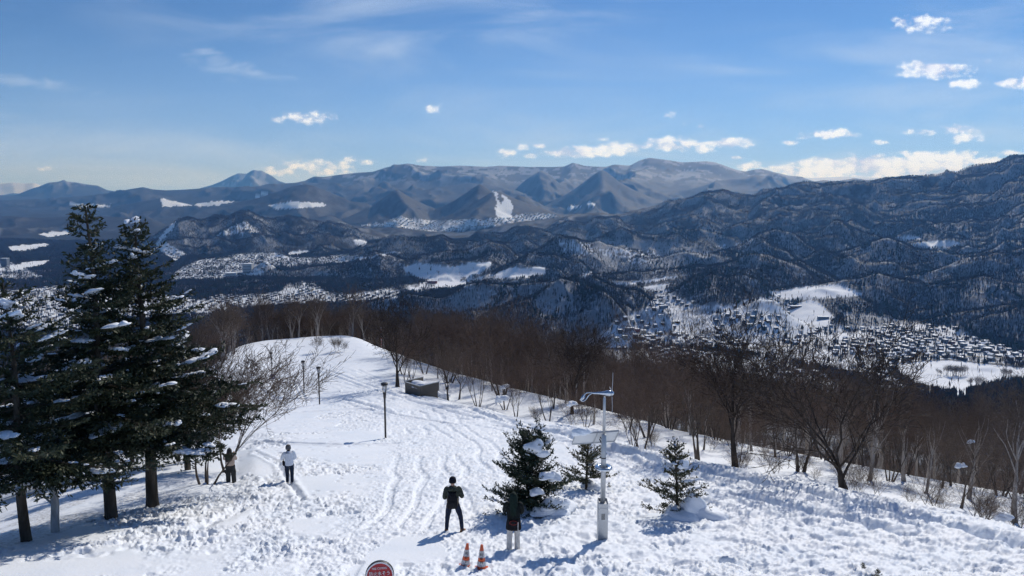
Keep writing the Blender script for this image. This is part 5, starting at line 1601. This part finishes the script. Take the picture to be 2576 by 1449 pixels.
cw, fw_, cr, fr_ = [], [], [], []
ca, cb = {}, None
P2 = np.array([(c[1], c[0], c[2]) for c in far_h]); A2_ = np.array([c[3] for c in far_h])
n = len(P2)
print('far houses', n)
sc2 = rh.uniform(.8, 1.25, n) * np.where(P2[:, 1] > 6000, 1.5, 1.15)
hw, hd, hh_ = rh.uniform(3.6, 5.5, n) * sc2, rh.uniform(3.2, 4.4, n) * sc2, rh.uniform(3.5, 6.8, n) * sc2
cs, sn = np.cos(A2_), np.sin(A2_)
def corners(w, d, z):
    out = []
    for sx, sy in ((-1, -1), (1, -1), (1, 1), (-1, 1)):
        lx, ly = sx * w, sy * d
        out.append(np.stack([P2[:, 0] + lx * cs - ly * sn, P2[:, 1] + lx * sn + ly * cs, P2[:, 2] + z], 1))
    return out
Wc = np.stack(corners(hw, hd, -2) + corners(hw, hd, hh_), 1)
Rc = np.stack(corners(hw + .4, hd + .4, hh_ + .02) + corners(hw + .4, hd + .4, hh_ + .8), 1)
bi = (np.arange(n) * 8)[:, None]
qs = np.array([(0, 1, 5, 4), (1, 2, 6, 5), (2, 3, 7, 6), (3, 0, 4, 7)])
qr = np.array([(0, 1, 5, 4), (1, 2, 6, 5), (2, 3, 7, 6), (3, 0, 4, 7), (4, 5, 6, 7), (3, 2, 1, 0)])
fo_w = (bi[:, :, None] + qs[None]).reshape(-1, 4); fo_r = (bi[:, :, None] + qr[None]).reshape(-1, 4) + n * 8
me = poly_mesh('distant_houses', np.concatenate([Wc.reshape(-1, 3), Rc.reshape(-1, 3)]), [fo_w, fo_r], [WM['grey'], WM['brown'], WM['white'], WM['cream'], m_roofsnow])
mi = np.concatenate([np.repeat(rh.choice([0, 0, 1, 1, 2, 3], n), 4), np.full(len(fo_r), 4)]).astype(np.int32)
me.polygons.foreach_set('material_index', mi)
tag(link('distant_houses', me), 'thousands of tiny snow-roofed houses filling the towns on the valley floor', 'town', None, 'stuff')

# single larger buildings
def building(px, py, wpx, hpx, dep, lab, mat, cat='building', storeys=0, yaw=0, roofh=.0):
    h = hit(px, py, 600)
    k = h.y / 1840
    w, H = wpx * k, hpx * k
    t = thing(cat.replace(' ', '_'), lab, cat, tuple(h), yaw)
    wl = part('walls', [boxm(-w / 2, w / 2, 0, dep, -4, H)], mat, t)
    part('roof', [boxm(-w / 2 - .6, w / 2 + .6, -.6, dep + .6, H + .01, H + max(1.0, roofh))], m_roofsnow, t)
    for s in range(storeys):
        part('window_band', [boxm(-w / 2 + 1.5, w / 2 - 1.5, -.12, -.02, H * (s + .35) / storeys, H * (s + .7) / storeys)], m_dark, wl)
    return t
building(579, 697, 24, 10, 45, 'white hall with a flat snowy roof in front of the left town', WM['white'], 'hall', 2, .1)
building(603, 694, 20, 9, 30, 'lower white wing joined beside the white hall', WM['white'], 'hall', 1, .25)
building(622, 688, 24, 24, 28, 'many-storeyed grey hotel block rising over the left town', WM['white'], 'hotel', 6, -.1)
building(10, 672, 16, 22, 25, 'grey high-rise at the left border beyond the firs', WM['grey'], 'apartment block', 7)
building(1087, 713, 25, 6, 20, 'long brick-red building below the big white field', WM['red'], 'barn', 0, .05)
building(1626, 856, 46, 11, 26, 'wide grey hall on its own terrace at the foot of the cone-shaped hill', WM['grey'], 'hall', 2, .05)
building(1620, 842, 12, 11, 14, 'small domed block behind the wide grey hall', WM['cream'], 'hall', 0)
building(2004, 776, 27, 6, 14, 'long dark barn on the white field above the village', WM['brown'], 'barn', 0, .05)
building(2072, 803, 26, 6, 14, 'long dark shed at the lower end of the sloping white field', WM['grey'], 'barn', 0, -.1)
building(2488, 888, 17, 12, 14, 'tall dark house alone at the wood edge right of the village', WM['brown'], 'house', 0)
# bare trees standing on the big snowfield and by it
def fieldtrees(cx, cy, rx, ry, n, s0, s1, lab, grp):
    r = random.Random(int(cx)); k = 0
    while k < n:
        u, v = r.uniform(-1, 1), r.uniform(-1, 1)
        if u * u + v * v > 1: continue
        h = hit(cx + u * rx, cy + v * ry, 600)
        s = r.uniform(s0, s1); vi = LITE[r.randrange(3)]
        t = thing('bare_tree', lab, 'tree', tuple(h), r.uniform(0, 6), grp, (s * .8, s * .8, s))
        link('trunk', vi[0], t); link('branches', vi[1], t); k += 1
fieldtrees(2406, 944, 38, 4, 26, 1.7, 2.4, 'tall bare tree in the grove standing on the big snowfield', 'bare grove on the snowfield')
fieldtrees(2362, 944, 12, 3, 5, 1.0, 1.7, 'bushy bare tree at the left end of the grove on the snowfield', 'bare grove on the snowfield, left end')
fieldtrees(2528, 948, 18, 5, 12, 1.4, 1.9, 'round bare tree of the clump near the right border of the snowfield', 'right clump on the snowfield')
fieldtrees(2300, 934, 14, 2, 5, 1.0, 1.5, 'small bare tree near the left end of the snowfield', 'small trees at the left of the snowfield')
fieldtrees(2455, 973, 18, 4, 12, 1.4, 2.0, 'bare tree of the clump on the near side of the snowfield', 'near clump on the snowfield')
for px, py, s, lab in ((1103, 694, 2.6, 'lone round bare tree on the big white field, the taller of two'), (1156, 692, 1.7, 'lone bare tree on the big white field, the smaller of two')):
    h = hit(px, py, 600); t = thing('bare_tree', lab, 'tree', tuple(h), 1, None, (s, s, s)); link('trunk', LITE[0][0], t); link('branches', LITE[0][1], t)
# roads through the valley
m_road, T, b = newmat('wet_road', .6, (.10, .10, .105), .4)
def road(pts, w, lab):
    P_ = [hit(px, py, 600) for px, py in pts]
    q = smooth_path([tuple(p) for p in P_], 60)
    z = ground(q[:, 0] / q[:, 1], q[:, 1]) + 1.2
    d = np.gradient(q[:, :2], axis=0); d /= np.linalg.norm(d, axis=1, keepdims=True)
    nrm = np.stack([-d[:, 1], d[:, 0]], 1) * w / 2
    L = np.column_stack([q[:, :2] + nrm, z]); Rr = np.column_stack([q[:, :2] - nrm, z])
    co = np.concatenate([L, Rr]); m = len(q); i = np.arange(m - 1)
    o = link('road', poly_mesh('road', co, np.stack([i, i + m, i + m + 1, i + 1], 1), m_road)); o['kind'] = 'structure'
road([(1500, 876), (1700, 884), (1900, 876), (2036, 867), (2150, 874), (2247, 882), (2330, 899), (2446, 897), (2576, 905)], 13, '')
road([(2314, 898), (2360, 888), (2410, 880), (2470, 876)], 9, '')
# ------------------------------------------------------------------ people
m_skin, _, b = newmat('skin', .55, (.52, .33, .24), .3)
def cloth(nm, c, c2=None, sc_=14):
    m, T, b = newmat(nm, .85, c, .15)
    g = T.add('ShaderNodeTexCoord'); n = T.noise(g.outputs['Object'], sc_, 4, .6)
    c2 = c2 or tuple(v * .7 for v in c)
    T.l.new(T.mix(T.remap(n, .35, .65), (*c, 1), (*c2, 1)), b.inputs['Base Color'])
    bump(T, b, T.noise(g.outputs['Object'], 9, 3, .5), .5, .03)
    return m
m_hairb, _, _ = newmat('dark_hair', .5, (.018, .012, .010), .4)
def skin_body(name, joints, edges, root, parent, mat, sub=2):
    me = bpy.data.meshes.new(name)
    keys = list(joints)
    me.from_pydata([joints[k][0] for k in keys], [(keys.index(a), keys.index(b)) for a, b in edges], [])
    me.materials.append(mat)
    o = link(name, me, parent)
    md = o.modifiers.new('skin', 'SKIN'); md.use_smooth_shade = True
    me.skin_vertices  # layer is made with the modifier
    sk = me.skin_vertices[0].data if len(me.skin_vertices) else None
    if sk is None:
        bpy.context.view_layer.objects.active = o
    for i, k in enumerate(keys):
        r = joints[k][1]
        sk[i].radius = (r, r) if not isinstance(r, tuple) else r
        sk[i].use_root = (k == root)
    s = o.modifiers.new('sub', 'SUBSURF'); s.levels = sub; s.render_levels = sub
    dg = bpy.context.evaluated_depsgraph_get()
    me2 = bpy.data.meshes.new_from_object(o.evaluated_get(dg))
    o.modifiers.clear(); o.data = me2
    me2.name = name
    me2.polygons.foreach_set('use_smooth', np.ones(len(me2.polygons), bool))
    if not me2.materials: me2.materials.append(mat)
    return o
def V(*a): return np.array(a, float)
def figure(px, py, rz, height, label, legs, arms, headturn=(0, 0), group=None, sink=.06):
    """legs: ((foot x, foot y, knee dx, dy, foot lift, toe angle) per side); arms: ((elbow xyz), (wrist xyz)) per side, in units of a 1.72 m body"""
    h = spot(px, py)
    k = height / 1.72
    t = thing('person', label, 'person', (h.x, h.y, h.z - sink), rz, group, (k, k, k))
    J, E = {}, []
    J['pelvis'] = (V(0, 0, .93), (.14, .10)); J['belly'] = (V(0, 0, 1.08), (.13, .095)); J['chest'] = (V(0, 0, 1.27), (.155, .105)); J['collar'] = (V(0, 0, 1.40), (.10, .075))
    J['neck'] = (V(0, .0, 1.475), .055); J['jaw'] = (V(headturn[0] * .02, .025 + headturn[1] * .02, 1.545), .070); J['skull'] = (V(headturn[0] * .03, .01, 1.64), .092); J['crown'] = (V(headturn[0] * .03, 0, 1.70), .045)
    E += [('pelvis', 'belly'), ('belly', 'chest'), ('chest', 'collar'), ('collar', 'neck'), ('neck', 'jaw'), ('jaw', 'skull'), ('skull', 'crown')]
    LP_ = []
    for s, (fx_, fy_, kx, ky, lift, toe) in zip((-1, 1), legs):
        n_ = 'LR'[s > 0]
        hip = V(.095 * s, 0, .90); ank = V(fx_, fy_, .085 + lift); kn = (hip + ank) / 2 + V(kx, ky, .02)
        J[n_ + 'hip'] = (hip, .088); J[n_ + 'knee'] = (kn, .056); J[n_ + 'calf'] = (kn * .62 + ank * .38 + V(0, -.015, 0), .052); J[n_ + 'ank'] = (ank, .038)
        d = V(math.sin(toe), math.cos(toe), 0)
        J[n_ + 'toe'] = (ank + d * .15 + V(0, 0, -.045), .035)
        E += [('pelvis', n_ + 'hip'), (n_ + 'hip', n_ + 'knee'), (n_ + 'knee', n_ + 'calf'), (n_ + 'calf', n_ + 'ank'), (n_ + 'ank', n_ + 'toe')]
        LP_.append((hip, kn, ank, d))
    AP = []
    for s, (el, wr, pd) in zip((-1, 1), arms):
        n_ = 'LR'[s > 0]
        sh = V(.185 * s, 0, 1.385); el = V(*el); wr = V(*wr); pd = unit(V(*pd))
        J[n_ + 'sh'] = (sh, .058); J[n_ + 'el'] = (el, .040); J[n_ + 'wr'] = (wr, .026); J[n_ + 'palm'] = (wr + pd * .065, (.036, .018))
        E += [('collar', n_ + 'sh'), (n_ + 'sh', n_ + 'el'), (n_ + 'el', n_ + 'wr'), (n_ + 'wr', n_ + 'palm')]
        side_ = unit(np.cross(pd, V(0, 0, 1))) if abs(pd[2]) < .9 else V(1, 0, 0)
        curl = np.cross(side_, pd)
        for fi, (off_, ln) in enumerate(((-.030, .066), (-.010, .075), (.010, .070), (.028, .054))):
            b0 = wr + pd * .10 + side_ * off_
            b1 = b0 + pd * ln * .5 - curl * .006; b2 = b1 + pd * ln * .32 - curl * .022
            J[f'{n_}f{fi}a'] = (b0, .0095); J[f'{n_}f{fi}b'] = (b1, .0088); J[f'{n_}f{fi}c'] = (b2, .0075)
            E += [(n_ + 'palm', f'{n_}f{fi}a'), (f'{n_}f{fi}a', f'{n_}f{fi}b'), (f'{n_}f{fi}b', f'{n_}f{fi}c')]
        th0 = wr + pd * .045 - side_ * s * .034; th1 = th0 + pd * .03 - side_ * s * .018; th2 = th1 + pd * .028 - curl * .012
        J[n_ + 't0'] = (th0, .012); J[n_ + 't1'] = (th1, .010); J[n_ + 't2'] = (th2, .0085)
        E += [(n_ + 'palm', n_ + 't0'), (n_ + 't0', n_ + 't1'), (n_ + 't1', n_ + 't2')]
        AP.append((sh, el, wr))
    # nose and ears grow out of the same surface
    ft = V(headturn[0], headturn[1], 0); ft = unit(ft) if np.linalg.norm(ft) > .01 else V(0, 1, 0)
    J['nose'] = (J['jaw'][0] + ft * .095 + V(0, 0, .045), .014); E.append(('skull', 'nose'))
    lat = V(-ft[1], ft[0], 0)
    for s in (-1, 1):
        J['ear%d' % s] = (J['skull'][0] + lat * s * .098 - V(0, 0, .045), .014); E.append(('skull', 'ear%d' % s))
    skin_body('body', J, E, 'pelvis', t, m_skin)
    # eyes and mouth on the face
    return t, LP_, AP, J, ft
def limb(pts, rads, n=12, k=14):
    """a tapering sleeve or trouser leg along a bent path"""
    P_ = smooth_path([tuple(p) for p in pts], n)
    tt = np.linspace(0, 1, n); r = np.interp(tt, np.linspace(0, 1, len(rads)), rads)
    r = r * (1 + .05 * np.sin(tt * 26))
    cos = []
    d = np.gradient(P_, axis=0)
    d /= np.linalg.norm(d, axis=1, keepdims=True)
    u = np.cross(d, V(0.02, 1, 0.01)); u /= np.linalg.norm(u, axis=1, keepdims=True); w = np.cross(d, u)
    th = np.arange(k) * 2 * math.pi / k
    for i in range(n):
        cos.append(P_[i] + (u[i] * np.cos(th)[:, None] + w[i] * np.sin(th)[:, None]) * r[i])
    f = [(i * k + j, i * k + (j + 1) % k, (i + 1) * k + (j + 1) % k, (i + 1) * k + j) for i in range(n - 1) for j in range(k)]
    return np.concatenate(cos), np.array(f)
def trousers(t, LP_, mat, rads=(.108, .085, .075, .068), hip=.150, cuff=.0):
    sh = [loft([(0, 0, .80, hip * .9, .105), (0, 0, .88, hip, .118), (0, 0, .97, hip * .95, .112), (0, 0, 1.04, hip * .88, .10)], 24)]
    for hip_, kn, ank, d in LP_:
        sh.append(limb([hip_ + V(0, 0, .02), (hip_ + kn) / 2 + V(0, .005, 0), kn, (kn + ank) / 2 + V(0, -.012, 0), ank + V(0, 0, -.03 - cuff)], (rads[0], rads[0] * .95, rads[1], rads[2], rads[3])))
    return part('trousers', sh, mat, t, True)
def shoes(t, LP_, mat, scale=1.0):
    for hip_, kn, ank, d in LP_:
        a = math.atan2(d[0], d[1])
        m = loft([(0, .045, -.088, .046, .135), (0, .045, -.06, .05, .14), (0, .03, -.03, .046, .115), (0, -.005, .01, .042, .06), (0, -.01, .06, .043, .052)], 18, 2.4)
        part('shoe', [xf((m[0] * scale, m[1]), rotm('Z', -a), tuple(ank))], mat, t, True)
def sleeves(AP, r=(.078, .068, .056, .048)):
    out = []
    for sh, el, wr in AP:
        s = np.sign(sh[0])
        m = limb([sh, sh + (el - sh) * .4, el, wr + (el - wr) * .12], (r[0], r[0], r[1], r[2], r[3]))
        out.append(m)
        th = np.linspace(0, math.pi, 9)
        out.append(xf(lathe([(r[0] * 1.03 * math.sin(a), -r[0] * 1.03 * math.cos(a)) for a in th], 16), None, tuple(sh + V(-.008 * s, 0, 0))))
    return out
def headwear(t, J, mat, prof):
    c = J['skull'][0]
    return part('beanie', [xf(lathe(prof, 24), None, (c[0], c[1] - .005, c[2]))], mat, t, True)
def face(t, J, ft):
    c = J['skull'][0]; lat = V(-ft[1], ft[0], 0)
    ey = []
    for s in (-1, 1):
        ey.append((c + ft * .088 + lat * s * .033 - V(0, 0, .02), .012, .012, .009, 0, 0))
    part('eyes', blob_mesh(ey, 1, (8, 6)), m_hairb, t, True)
    part('lips', blob_mesh([(J['jaw'][0] + ft * .072 + V(0, 0, -.005), .024, .01, .008, math.atan2(ft[0], -ft[1]) + math.pi / 2, 0)], 1, (10, 6)), cloth('lips', (.35, .14, .12)), t, True)

# 1 -- man with a black backpack, back to us, legs apart, hands at his chest
c_jack = cloth('olive_grey_jacket', (.058, .068, .055), (.04, .047, .04)); c_tan = cloth('tan_panel', (.20, .155, .11)); c_jean = cloth('dark_indigo_denim', (.012, .018, .038), (.02, .028, .055))
c_blk = cloth('black_cloth', (.010, .010, .013), (.018, .018, .022)); c_boot = cloth('tan_boot_leather', (.22, .11, .05))
t, LG, AR, J, ft = figure(1140, 1337, R(4), 1.76, 'person in olive jacket and navy beanie with black backpack, standing legs apart', ((-.20, .0, -.02, .03, 0, -.25), (.27, .02, .05, .03, 0, .75)), (((-.265, .00, 1.09), (-.18, .22, 1.06), (.5, .8, .1)), ((.30, .02, 1.10), (.20, .24, 1.10), (-.5, .8, .1))))
trousers(t, LG, c_jean, (.094, .070, .060, .054), .140); shoes(t, LG, c_boot)
jb = [loft([(0, 0, .86, .170, .120), (0, 0, .95, .175, .130), (0, 0, 1.10, .178, .135), (0, 0, 1.25, .195, .140), (0, 0, 1.36, .200, .125), (0, 0, 1.42, .13, .095), (0, 0, 1.46, .075, .07)], 28, 2.2)]
jk = part('jacket', jb + sleeves(AR), c_jack, t, True)
part('tan_hem', [loft([(0, 0, .845, .168, .120), (0, 0, .87, .176, .126), (0, 0, 1.12, .183, .140), (0, 0, 1.13, .180, .137)], 28, 2.2, False)], c_tan, jk, True)
part('hood', [loft([(0, -.09, 1.345, .10, .04), (0, -.08, 1.38, .150, .085), (0, -.05, 1.43, .150, .105), (0, -.03, 1.475, .105, .085), (0, -.03, 1.49, .07, .05)], 22)], c_jack, jk, True)
headwear(t, J, cloth('navy_knit', (.010, .012, .022)), [(.104, -.055), (.110, -.03), (.108, .03), (.090, .085), (.055, .115), (0, .125)])
face(t, J, ft)
bp = thing('backpack', 'black backpack on the back of the person in the olive jacket', 'backpack', tuple(t.location + Vector((.0, -.19, 1.1)) * 1.02), R(4))
part('bag_body', [loft([(0, 0, -.24, .12, .06), (0, -.02, -.21, .155, .09), (0, -.02, -.05, .155, .10), (0, -.01, .12, .140, .09), (0, .01, .22, .10, .07), (0, .02, .26, .05, .04)], 24, 3.2)], c_blk, bp, True)
part('front_pocket', [loft([(0, -.10, -.17, .10, .03), (0, -.105, -.14, .12, .035), (0, -.105, -.02, .115, .035), (0, -.10, .02, .09, .02)], 20, 3.0)], cloth('charcoal_pocket', (.022, .022, .026)), bp, True)
for s in (-1, 1):
    part('strap', [limb([(.09 * s, .0, .20), (.115 * s, .07, .275), (.13 * s, .18, .285), (.135 * s, .30, .20), (.14 * s, .33, .05), (.15 * s, .25, -.12)], (.02, .02, .02), 14, 8)], c_blk, bp, True)
part('top_handle', [limb([(-.03, .02, .25), (0, .02, .30), (.03, .02, .25)], (.008, .008), 8, 6)], c_blk, bp, True)

# 2 -- hooded person in dark coat and white trousers
c_puf = cloth('black_puffer', (.009, .012, .012), (.014, .018, .018)); c_hood = cloth('deep_green_hood', (.012, .026, .022)); c_wt = cloth('off_white_trousers', (.62, .60, .57), (.52, .50, .47)); c_red = cloth('red_trim', (.30, .05, .045))
t, LG, AR, J, ft = figure(1292, 1377, R(-3), 1.70, 'person in dark hood, black coat and white trousers looking down at a phone', ((-.125, -.06, .0, .02, 0, -.75), (.105, .02, .0, .02, .02, .25)), (((-.27, .05, 1.16), (-.17, .25, 1.20), (.1, .6, .7)), ((.25, .05, 1.13), (.06, .24, 1.16), (-.5, .7, .4))), (0, 1))
trousers(t, LG, c_wt, (.098, .080, .076, .084), .135, .03); shoes(t, LG, c_blk)
jk = part('coat', [loft([(0, 0, .68, .222, .165), (0, 0, .72, .224, .166), (0, 0, .88, .205, .152), (0, 0, 1.0, .172, .135), (0, 0, 1.2, .165, .12), (0, 0, 1.36, .12, .10)], 28, 2.2)], c_blk, t, True)
part('puffer_jacket', [loft([(0, 0, .975, .150, .115), (0, 0, 1.0, .182, .145), (0, 0, 1.06, .190, .152), (0, 0, 1.075, .180, .144), (0, 0, 1.15, .197, .156), (0, 0, 1.165, .186, .148), (0, 0, 1.26, .203, .158), (0, 0, 1.275, .192, .148), (0, 0, 1.36, .192, .135), (0, 0, 1.42, .13, .10)], 28, 2.2)] + sleeves(AR, (.088, .080, .066, .052)), c_puf, t, True)
part('hood', [loft([(0, -.06, 1.06, .05, .03), (0, -.11, 1.12, .095, .05), (0, -.09, 1.25, .118, .075), (0, -.05, 1.40, .125, .10), (0, -.02, 1.50, .112, .11), (0, -.02, 1.62, .112, .12), (0, -.01, 1.70, .09, .10), (0, .0, 1.755, .04, .05)], 24)], c_hood, t, True)
part('snood', [loft([(0, .0, 1.40, .10, .09), (0, .01, 1.47, .085, .08), (0, .01, 1.53, .08, .075)], 20)], c_hood, t, True)
face(t, J, ft)
hb = thing('waist_bag', 'small black waist bag with a red rim at the back of the dark coat', 'bag', tuple(t.location + Vector((.0, -.16, .93))), R(-3))
part('bag_body', [loft([(0, 0, -.055, .07, .02), (0, -.02, -.04, .105, .035), (0, -.02, .03, .11, .035), (0, 0, .055, .08, .02)], 24, 2.6)], c_blk, hb, True)
ringp = [(math.cos(a) * .108, -.050 + .008 * math.sin(a), math.sin(a) * .055) for a in np.linspace(0, 2 * math.pi, 25)]
part('red_rim', [tubes(np.array(ringp[:-1]), np.array(ringp[1:]), np.full(24, .007), np.full(24, .007), 6)], c_red, hb, True)
part('belt', [limb([(.10, .0, .03), (.18, .08, .05), (.17, .2, .05), (0, .29, .05), (-.17, .2, .05), (-.18, .08, .05), (-.10, .0, .03)], (.013, .013), 24, 6)], c_blk, hb, True)
part('hanging_strap', [boxm(.115, .135, -.035, -.030, -.30, .02)], c_wt, hb)
m_phone, _, _ = newmat('phone_glass', .2, (.03, .03, .035), .5)
ph = part('phone', [xf(boxm(-.036, .036, -.004, .004, -.075, .075), rotm('X', R(-30)))], m_phone, None, bev=.004)
ph.location = t.location + Vector((-.14, .37, 1.31)); tag(ph, 'dark phone held up by the hooded person', 'phone')

# 3 -- person in a white quilted jacket, grey beanie and jeans, turned left
c_wj = cloth('white_quilted_nylon', (.62, .68, .78), (.55, .61, .72)); c_bj = cloth('blue_black_denim', (.020, .032, .060), (.012, .02, .04))
t, LG, AR, J, ft = figure(729, 1209, R(28), 1.74, 'person in white quilted jacket, grey beanie and dark jeans turned to the left', ((-.10, .02, .02, .06, 0, -.2), (.06, -.18, .02, .05, .04, .1)), (((-.28, .10, 1.15), (-.20, .34, 1.06), (-.1, .9, -.1)), ((.27, -.02, 1.14), (.20, .20, 1.04), (-.3, .8, -.1))), (-.35, .94))
trousers(t, LG, c_bj, (.100, .078, .066, .060), .140); shoes(t, LG, cloth('white_trainer', (.55, .53, .52)))
rg_ = []
for i, z in enumerate(np.linspace(.88, 1.38, 9)):
    w_ = np.interp(z, [.88, 1.0, 1.3, 1.38], [.180, .178, .200, .188])
    rg_ += [(0, 0, z, w_ * .955, .128), (0, 0, z + .018, w_, .140), (0, 0, z + .042, w_, .140)]
rg_ += [(0, 0, 1.43, .125, .10), (0, .0, 1.50, .085, .085)]
jk = part('jacket', [loft(rg_, 28, 2.2)] + sleeves(AR, (.084, .074, .062, .054)), c_wj, t, True)
headwear(t, J, cloth('grey_knit', (.13, .13, .135)), [(.106, -.075), (.113, -.04), (.110, .03), (.092, .085), (.055, .115), (0, .125)])
part('neck_warmer', [loft([(0, .0, 1.44, .078, .078), (0, .01, 1.50, .072, .072), (0, .01, 1.535, .066, .066)], 20)], c_blk, t, True)
face(t, J, ft)
M3 = Matrix.Rotation(R(28), 3, 'Z')
sb = thing('shoulder_bag', 'black shoulder bag slung at the side of the white quilted jacket', 'bag', tuple(t.location + M3 @ Vector((-.20, .10, .96))), R(28))
part('bag_body', [loft([(0, 0, -.09, .04, .09), (0, 0, -.07, .05, .12), (0, 0, .07, .05, .125), (0, 0, .09, .03, .11)], 20, 3)], c_blk, sb, True)
part('strap', [limb([(.0, .06, .08), (.03, .06, .3), (.12, .04, .46), (.26, -.06, .47), (.30, -.17, .36), (.2, -.26, .12), (.02, -.12, .07)], (.012, .012), 22, 6)], c_blk, sb, True)

# 4 -- long-haired person in a beige fleece and grey cargo trousers, back to us
c_fl = cloth('beige_fleece', (.52, .42, .36), (.44, .35, .30), 30); c_cg = cloth('dark_grey_cargo_cloth', (.050, .052, .054), (.036, .038, .040))
t, LG, AR, J, ft = figure(581, 1215, R(2), 1.62, 'person with long dark hair, beige fleece and loose grey cargo trousers', ((-.11, .0, -.01, .02, 0, -.1), (.13, .06, .01, .02, 0, .2)), (((-.27, .06, 1.18), (-.14, .25, 1.36), (.3, .5, .8)), ((.27, .06, 1.18), (.12, .25, 1.36), (-.3, .5, .8))), (0, 1), None, .12)
tr_ = trousers(t, LG, c_cg, (.125, .110, .100, .095), .165, .03); shoes(t, LG, c_blk)
for s, z in ((-1, .62), (1, .60)):
    part('cargo_pocket', [xf(loft([(0, 0, -.07, .025, .06), (0, 0, 0, .04, .075), (0, 0, .08, .03, .07)], 14, 3), None, (s * .215, 0, z))], c_cg, tr_, True)
part('fleece', [loft([(0, 0, .93, .155, .115), (0, 0, .95, .200, .150), (0, 0, 1.04, .215, .165), (0, 0, 1.2, .212, .158), (0, 0, 1.34, .200, .13), (0, 0, 1.42, .13, .10), (0, 0, 1.46, .08, .08)], 28, 2.2)] + sleeves(AR, (.090, .082, .068, .055)), c_fl, t, True)
face(t, J, ft)
part('hair', [loft([(-.03, -.13, 1.10, .07, .02), (-.02, -.125, 1.17, .145, .04), (-.01, -.11, 1.28, .165, .06), (0, -.075, 1.42, .150, .085), (0, -.03, 1.52, .125, .105), (0, -.012, 1.62, .112, .112), (0, -.008, 1.70, .09, .095), (0, 0, 1.748, .04, .04)], 26)], m_hairb, t, True)
# ------------------------------------------------------------------ the air
hv = np.array([(x, y, z) for z in (-1500, 1000) for (x, y) in ((-40000, -400), (40000, -400), (40000, 40000), (-40000, 40000))], float)
hf = np.array([(0, 3, 2, 1), (4, 5, 6, 7), (0, 1, 5, 4), (1, 2, 6, 5), (2, 3, 7, 6), (3, 0, 4, 7)])
m_haze = bpy.data.materials.new('haze'); m_haze.use_nodes = True
T = NT(m_haze.node_tree); T.n.clear()
pv = T.add('ShaderNodeVolumePrincipled')
pv.inputs['Color'].default_value = (0.17, 0.44, 1.0, 1)
pv.inputs['Absorption Color'].default_value = (1, 1, 1, 1)
pv.inputs['Density'].default_value = HAZE
pv.inputs['Anisotropy'].default_value = 0.35
out = T.add('ShaderNodeOutputMaterial')
T.l.new(pv.outputs[0], out.inputs['Volume'])
haze = link('haze', poly_mesh('haze', hv, hf, m_haze))
haze['kind'] = 'stuff'
haze['label'] = 'thin blue haze between the near slope and the far mountains'; haze['category'] = 'haze'
